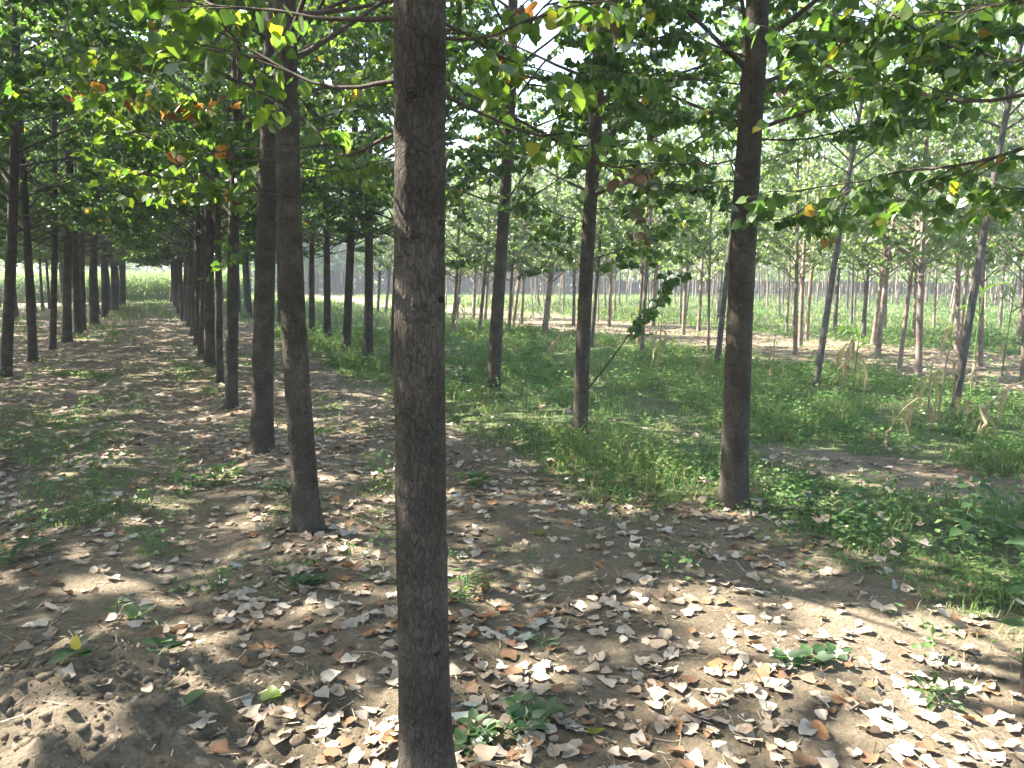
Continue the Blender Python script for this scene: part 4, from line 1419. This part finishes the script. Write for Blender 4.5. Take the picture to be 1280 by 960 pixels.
# crumbs, straw and clods of earth
def debris():
    rng = np.random.default_rng(111)
    g = Geo()
    x, y, r = sample_wedge(5200, 1.6, 9, rng)
    k = rng.random(len(x)) < 0.75
    x, y = x[k], y[k]; n = len(x)
    z = height(x, y) + 0.004
    a = rng.uniform(0, 6.283, n); L = rng.uniform(0.015, 0.09, n)
    d = np.stack([np.cos(a), np.sin(a), rng.normal(0, 0.12, n)], 1) * L[:, None]
    wv = np.stack([-np.sin(a), np.cos(a), 0 * a], 1) * rng.uniform(0.0008, 0.0022, n)[:, None]
    p = np.stack([x, y, z], 1)
    V = np.stack([p - wv, p + wv, p + d + wv + [0, 0, 0.004], p + d - wv + [0, 0, 0.004]], 1).reshape(-1, 3)
    T = (np.array([[0, 1, 2], [0, 2, 3]])[None] + (np.arange(n) * 4)[:, None, None]).reshape(-1, 3)
    g.add(V, T=T, tint=np.repeat(rng.random(n), 4))
    link('straw_debris', g.mesh('straw_debris', [M_STRAW], False), label='bits of straw and leaf stalks scattered on the soil', cat='debris', kind='stuff')
    # clods
    c_ = Geo()
    import bmesh
    bm = bmesh.new(); bmesh.ops.create_icosphere(bm, subdivisions=1, radius=1.0)
    bv = np.array([v.co[:] for v in bm.verts]); bt = np.array([[v.index for v in f.verts] for f in bm.faces]); bm.free()
    m = 2600
    cx = np.concatenate([MOUND[0] + rng.normal(0, 0.5, m), rng.uniform(-3, 3.2, 1500)])
    cy = np.concatenate([MOUND[1] + rng.normal(0, 0.33, m), rng.uniform(2.0, 6, 1500)])
    cz = height(cx, cy)
    for i in range(len(cx)):
        s = 0.003 + (0.022 * rng.random() ** 4.5 if i < m else 0.018 * rng.random() ** 6)
        nn = 1 + rng.uniform(-0.35, 0.35, len(bv))
        V = bv * nn[:, None] * s * rng.uniform(0.7, 1.3, 3) * np.array([1, 1, 0.75]) + np.array([cx[i], cy[i], cz[i] - s * 0.1])
        c_.add(V, T=bt)
    link('soil_clods', mk_mesh('soil_clods', np.concatenate(c_.V), [np.concatenate(c_.T)], [M_SOIL], {'grass': np.zeros(c_.n)}, False), label='crumbled clods of dry earth on the mound', cat='clods', kind='stuff')


debris()


# ------------------------------------------------------------------ single weeds
def weed_leaf_mesh(shape, tint, mat=None):
    if shape == 'broad':
        V0 = [(0, 0, 0), (0.28, 0.10, 0.05), (0.36, 0.38, 0.06), (0.22, 0.72, 0.02), (0, 1.0, -0.10), (-0.22, 0.72, 0.02), (-0.36, 0.38, 0.06), (-0.28, 0.10, 0.05), (0, 0.4, -0.02)]
    else:
        V0 = [(0, 0, 0), (0.07, 0.12, 0.03), (0.11, 0.40, 0.04), (0.08, 0.75, 0.0), (0, 1.0, -0.10), (-0.08, 0.75, 0.0), (-0.11, 0.40, 0.04), (-0.07, 0.12, 0.03), (0, 0.4, -0.01)]
    T = [(8, i, i + 1) for i in range(0, 7)] + [(8, 7, 0)]
    return mk_mesh('weed_leaf', np.array(V0, float), [np.array(T)], [mat or M_WEED], {'tint': np.full(9, tint)}, True)


WL = {(sh, t): weed_leaf_mesh(sh, t) for sh in ('broad', 'narrow') for t in (0.15, 0.45, 0.85, 1.0)}


def set_leaf(o, p, d, nn, s):
    d = unit(np.asarray(d, float)); nn = np.asarray(nn, float); nn = unit(nn - d * (nn @ d)); ww = np.cross(d, nn)
    o.matrix_basis = Matrix(((ww[0] * s, d[0] * s, nn[0] * s, p[0]), (ww[1] * s, d[1] * s, nn[1] * s, p[1]), (ww[2] * s, d[2] * s, nn[2] * s, p[2]), (0, 0, 0, 1)))


def weed(px, py, label, seed, h=0.06, n=9, size=0.07, shape='broad', tints=(0.15, 0.45), tall=False, lean=(0, 0), stems=1):
    rng = np.random.default_rng(seed)
    b = on_ground(px, py); b[2] = hz(b[0], b[1])
    root = link('weed_plant', None, label=label, cat='weed', group='single weeds')
    root.location = b
    for q in range(stems):
        g = Geo()
        sp = rng.normal(0, 0.03, 2) if stems > 1 else np.zeros(2)
        t = np.linspace(0, 1, 5)
        hh = h * rng.uniform(0.75, 1.1) if stems > 1 else h
        P = np.stack([sp[0] + lean[0] * h * t ** 1.5 + sp[0] * 2 * t, sp[1] + lean[1] * h * t + sp[1] * 2 * t, hh * t - 0.01], 1)
        P[1:] += rng.normal(0, 0.012 * h, (4, 3)) * [1, 1, 0]
        V, Q = tube(P, np.linspace(0.0045 if tall else 0.003, 0.0014, 5), 5)
        g.add(V, Q=Q)
        link('stem', g.mesh('stem', [M_STEM]), root)
        for k in range(n):
            f = (0.35 + 0.63 * k / max(1, n - 1)) if tall else rng.uniform(0.1, 1.0)
            i = min(3, int(f * 4)); p = P[i] + (P[i + 1] - P[i]) * (f * 4 - i)
            a = k * 2.4 + rng.uniform(-0.3, 0.3)
            d = np.array([math.cos(a), math.sin(a), rng.uniform(-0.45, 0.15) if tall else rng.uniform(0.0, 0.6)])
            p = p + unit(d) * size * 0.25
            o = link('leaf', WL[(shape, tints[int(rng.integers(0, len(tints)))])], root)
            set_leaf(o, p, d, np.array([rng.normal(0, .25), rng.normal(0, .25), 1.0]), size * rng.uniform(0.7, 1.2) * (1.1 - 0.4 * f if tall else 1))
    return root


wy = weed(97, 893, 'weed with one yellow leaf on the earth mound', 1, 0.05, 9, 0.062, tints=(0.15, 0.45))
o = link('yellow_leaf', WL[('broad', 1.0)], wy, label='bright yellow upright leaf'); set_leaf(o, np.array([0.01, 0, 0.03]), (0.05, 0.1, 1), (0, -1, 0.1), 0.055)
weed(205, 868, 'dark broad-leaved weed on the mound beside the yellow-leaved one', 2, 0.06, 9, 0.07, tints=(0.15,))
weed(148, 772, 'small yellow-green weed at the back of the mound', 3, 0.06, 12, 0.06, 'narrow', (0.45, 0.85))
weed(172, 780, 'dark green weed behind the mound beside the yellow-green one', 4, 0.05, 7, 0.07)
weed(228, 925, 'small pale weed low on the front of the mound', 5, 0.03, 4, 0.07)
weed(617, 930, 'large dark leafy weed beside the closest trunk foot', 6, 0.06, 9, 0.055, tints=(0.15, 0.45), stems=5)
weed(660, 915, 'dark low weed right of the large weed by the trunk', 7, 0.05, 8, 0.07, stems=2)
weed(40, 700, 'green weed at the left picture edge among litter', 8, 0.10, 9, 0.08, stems=2)
weed(700, 808, 'small green weed on the ridge right of the trunk', 9, 0.05, 9, 0.055, 'narrow', stems=2)
weed(1003, 828, 'low dark weed in litter, lower right', 10, 0.05, 10, 0.06, stems=3)
weed(595, 615, 'bright green weed clump by the grass border near the closest trunk', 11, 0.11, 10, 0.07, 'broad', (0.45, 0.85), stems=4)
weed(885, 590, 'bright yellow-green leafy weed left of the straight grey poplar', 12, 0.34, 13, 0.08, 'broad', (0.85, 0.45), True, stems=4)
weed(1064, 680, 'tall drooping broad-leaved weed in front of the bare patch', 13, 0.44, 18, 0.085, 'broad', (0.45, 0.45, 0.15), True, (0.1, 0))
weed(1198, 722, 'tallest broad-leaved weed right of the bare patch', 14, 0.56, 22, 0.085, 'broad', (0.45, 0.45, 0.15), True, (0.12, 0))
weed(1262, 715, 'slanting leafy weed by the right picture edge', 15, 0.54, 22, 0.075, 'broad', (0.45, 0.45, 0.85), True, (-0.25, 0.05))
weed(1015, 640, 'leafy weed between the straight poplar and the tall weeds', 16, 0.2, 9, 0.08, 'broad', (0.15, 0.45), True, stems=2)
weed(580, 742, 'feathery green weed right of the closest trunk', 17, 0.12, 14, 0.07, 'narrow', (0.45, 0.85), stems=4)
weed(268, 604, 'yellowish grassy weed lit by a sun fleck on the path', 18, 0.13, 14, 0.11, 'narrow', (0.85, 0.85, 0.45), stems=4)
weed(1190, 890, 'small weed at the lower right in litter', 19, 0.08, 9, 0.07, 'narrow', (0.45,), stems=3)
weed(200, 792, 'thin weed between mound and path', 20, 0.05, 6, 0.05, 'narrow', (0.15, 0.45))
weed(470, 650, 'small weed on the soil left of the closest trunk', 21, 0.08, 9, 0.06, 'narrow', (0.45, 0.85), stems=3)
weed(350, 620, 'weed beside the foot of the third path row poplar', 22, 0.12, 12, 0.08, 'narrow', (0.15, 0.45), stems=4)
weed(380, 735, 'low weed in front of the leaning second poplar', 23, 0.06, 9, 0.07, 'broad', (0.15,), stems=2)


# dark sapling stem at the right edge
def edge_sapling():
    b = on_ground(1279, 860); b[2] = hz(b[0], b[1])
    root = link('sapling', None, label='dark thin sapling stem at the right picture edge', cat='sapling')
    root.location = b
    g = Geo()
    P = np.array([[0, 0, -0.03], [0.006, 0, 0.15], [0.0, 0.0, 0.3], [0.012, 0, 0.47], [0.03, 0, 0.66]])
    V, Q = tube(bezier_poly(P, 14), np.linspace(0.017, 0.008, 14), 8); g.add(V, Q=Q)
    link('stem', g.mesh('stem', [M_TWIG]), root)
    rng = np.random.default_rng(5)
    for k in range(12):
        o = link('leaf', WL[('broad', 0.15 if k % 2 else 0.45)], root)
        f = rng.uniform(0.35, 1.0); p = np.array([0.02, 0, 0.66 * f])
        a = k * 2.4; d = np.array([math.cos(a), math.sin(a), rng.uniform(-0.3, 0.3)])
        set_leaf(o, p + unit(d) * 0.03, d, (rng.normal(0, .2), rng.normal(0, .2), 1), 0.09)


edge_sapling()


# ------------------------------------------------------------------ maize plants
def strap(P, w, tint, mat, name, parent):
    P = np.asarray(P, float); n = len(P)
    T = unit(np.gradient(P, axis=0))
    side = unit(np.cross(T, np.array([0.2, 0.3, 1.0])))
    wd = w * np.sin(np.linspace(0.35, math.pi * 0.985, n)) ** 0.7
    nrm = np.cross(side, T)
    V = np.stack([P - side * wd[:, None] + nrm * wd[:, None] * .35, P, P + side * wd[:, None] + nrm * wd[:, None] * .35], 1).reshape(-1, 3)
    i = (np.arange(n - 1) * 3)[:, None]
    Q = np.concatenate([np.stack([i[:, 0], i[:, 0] + 1, i[:, 0] + 4, i[:, 0] + 3], 1), np.stack([i[:, 0] + 1, i[:, 0] + 2, i[:, 0] + 5, i[:, 0] + 4], 1)])
    return link(name, mk_mesh(name, V, [Q], [mat], {'tint': np.full(len(V), tint)}), parent)


def maize(px, py, label, seed, h, green=0, dry=4, bend=0.0, cob=False):
    rng = np.random.default_rng(seed)
    b = on_ground(px, py); b[2] = hz(b[0], b[1])
    root = link('maize_plant', None, label=label, cat='maize', group='maize left standing in the grass')
    root.location = b
    t = np.linspace(0, 1, 8)
    P = np.stack([bend * h * t ** 2.2, 0.05 * h * rng.normal() * t, h * (t - 0.35 * abs(bend) * t ** 3) - 0.02], 1)
    g = Geo(); V, Q = tube(P, np.linspace(0.013, 0.005, 8), 6); g.add(V, Q=Q, tint=0.3 if green > dry else 0.95)
    link('stem', g.mesh('stem', [M_MAIZE]), root)
    for k in range(green + dry):
        is_g = k < green
        f = (0.55 + 0.43 * rng.random()) if is_g else rng.uniform(0.25, 0.95)
        i = min(6, int(f * 7)); p = P[i] + (P[i + 1] - P[i]) * (f * 7 - i)
        a = rng.uniform(0, 6.28); d = np.array([math.cos(a), math.sin(a), 0])
        L = rng.uniform(0.35, 0.6) * min(1.0, h)
        u = np.linspace(0, 1, 7)[:, None]
        if is_g:
            Q_ = p + d * L * 0.75 * u + np.array([0, 0, 1]) * L * (0.75 * u - 0.75 * u ** 2.4)
        else:
            Q_ = p + d * L * rng.uniform(0.12, 0.45) * np.sin(u * 1.8) + np.array([0, 0, 1]) * L * (0.22 * u - 1.1 * u ** 1.6) + rng.normal(0, 0.022, (7, 3)) * u
            Q_[:, 2] = np.maximum(Q_[:, 2], 0.03)
        strap(Q_, 0.024 if is_g else 0.020, rng.uniform(0.1, 0.5) if is_g else rng.uniform(0.8, 1.0), M_MAIZE, 'leaf' if is_g else 'withered_leaf', root)
    if cob:
        g = Geo(); c0 = P[4]
        pp = np.stack([c0[0] + np.linspace(0, 0.05, 6), np.full(6, c0[1]), c0[2] + np.linspace(0, -0.17, 6)], 1)
        V, Q = tube(pp, np.array([0.006, 0.02, 0.025, 0.022, 0.014, 0.003]), 8); g.add(V, Q=Q, tint=0.85)
        link('cob', g.mesh('cob', [M_MAIZE]), root)


maize(1052, 492, 'withered brown maize drooping beside the leaning grey young poplar', 1, 0.85, 0, 9, 0.15, True)
maize(1066, 505, 'maize with green curling leaves next to the drooping brown one', 2, 1.0, 5, 1, 0.05)
maize(1160, 540, 'dry straw-coloured maize stalk left of the edge leaning tree', 3, 0.75, 0, 5, 0.05)
maize(1172, 530, 'tall thin dry maize stalk close to the edge leaning tree', 4, 1.15, 0, 3, 0.1)
maize(1222, 548, 'bent straw-coloured maize right of the edge leaning tree', 5, 0.7, 0, 6, 0.55)
maize(1245, 555, 'broken dry maize arching over at the right', 6, 0.6, 0, 5, -0.7)
maize(1213, 500, 'maize with green leaves just behind the edge leaning tree', 7, 1.5, 5, 1, 0.05)
maize(1252, 470, 'green maize standing on the bare strip at the right', 8, 1.6, 5, 1, 0.02)
maize(823, 470, 'dry maize stalk in the grass near the slanting shoot', 9, 1.2, 0, 6, 0.04)
maize(875, 478, 'low withered maize in the grass left of the leaning young poplar', 10, 0.5, 0, 6, 0.3)
maize(797, 440, 'yellowing maize behind the slanting shoot', 11, 1.1, 2, 3, 0.02)
maize(571, 420, 'dry maize clump just right of the closest trunk', 12, 1.1, 1, 8, 0.05)
maize(688, 446, 'fallen-over straw maize near the curved bole', 13, 0.7, 0, 6, 0.6)
maize(650, 452, 'flattened dry maize in the grass right of the curved bole', 14, 0.5, 0, 6, -0.5)
maize(1108, 560, 'thin dry stalk bending over the bare patch', 15, 0.6, 0, 3, 0.5)
maize(694, 392, 'yellow maize far back on the sunny strip', 16, 1.3, 3, 4, 0.0)
maize(965, 480, 'dry stalk right beside the straight grey poplar', 17, 0.9, 0, 3, 0.05)

# ------------------------------------------------------------------ haze
def haze():
    me = bpy.data.meshes.new('haze')
    x0, x1, y0, y1, z0, z1 = -260, 260, -30, 240, -1.2, 18.5
    V = [(x0, y0, z0), (x1, y0, z0), (x1, y1, z0), (x0, y1, z0), (x0, y0, z1), (x1, y0, z1), (x1, y1, z1), (x0, y1, z1)]
    me.from_pydata(V, [], [(3, 2, 1, 0), (4, 5, 6, 7), (0, 1, 5, 4), (1, 2, 6, 5), (2, 3, 7, 6), (3, 0, 4, 7)])
    m, n, out = new_mat('haze')
    pv = N(n, 'ShaderNodeVolumePrincipled')
    pv.inputs['Color'].default_value = (0.86, 0.93, 1.0, 1)
    pv.inputs['Density'].default_value = HAZE
    n.links.new(pv.outputs[0], out.inputs['Volume'])
    me.materials.append(m)
    link('haze', me, label='thin pale haze in the air over the plantation', cat='haze', kind='stuff')


HAZE = 0.0021
if HAZE > 0:
    haze()
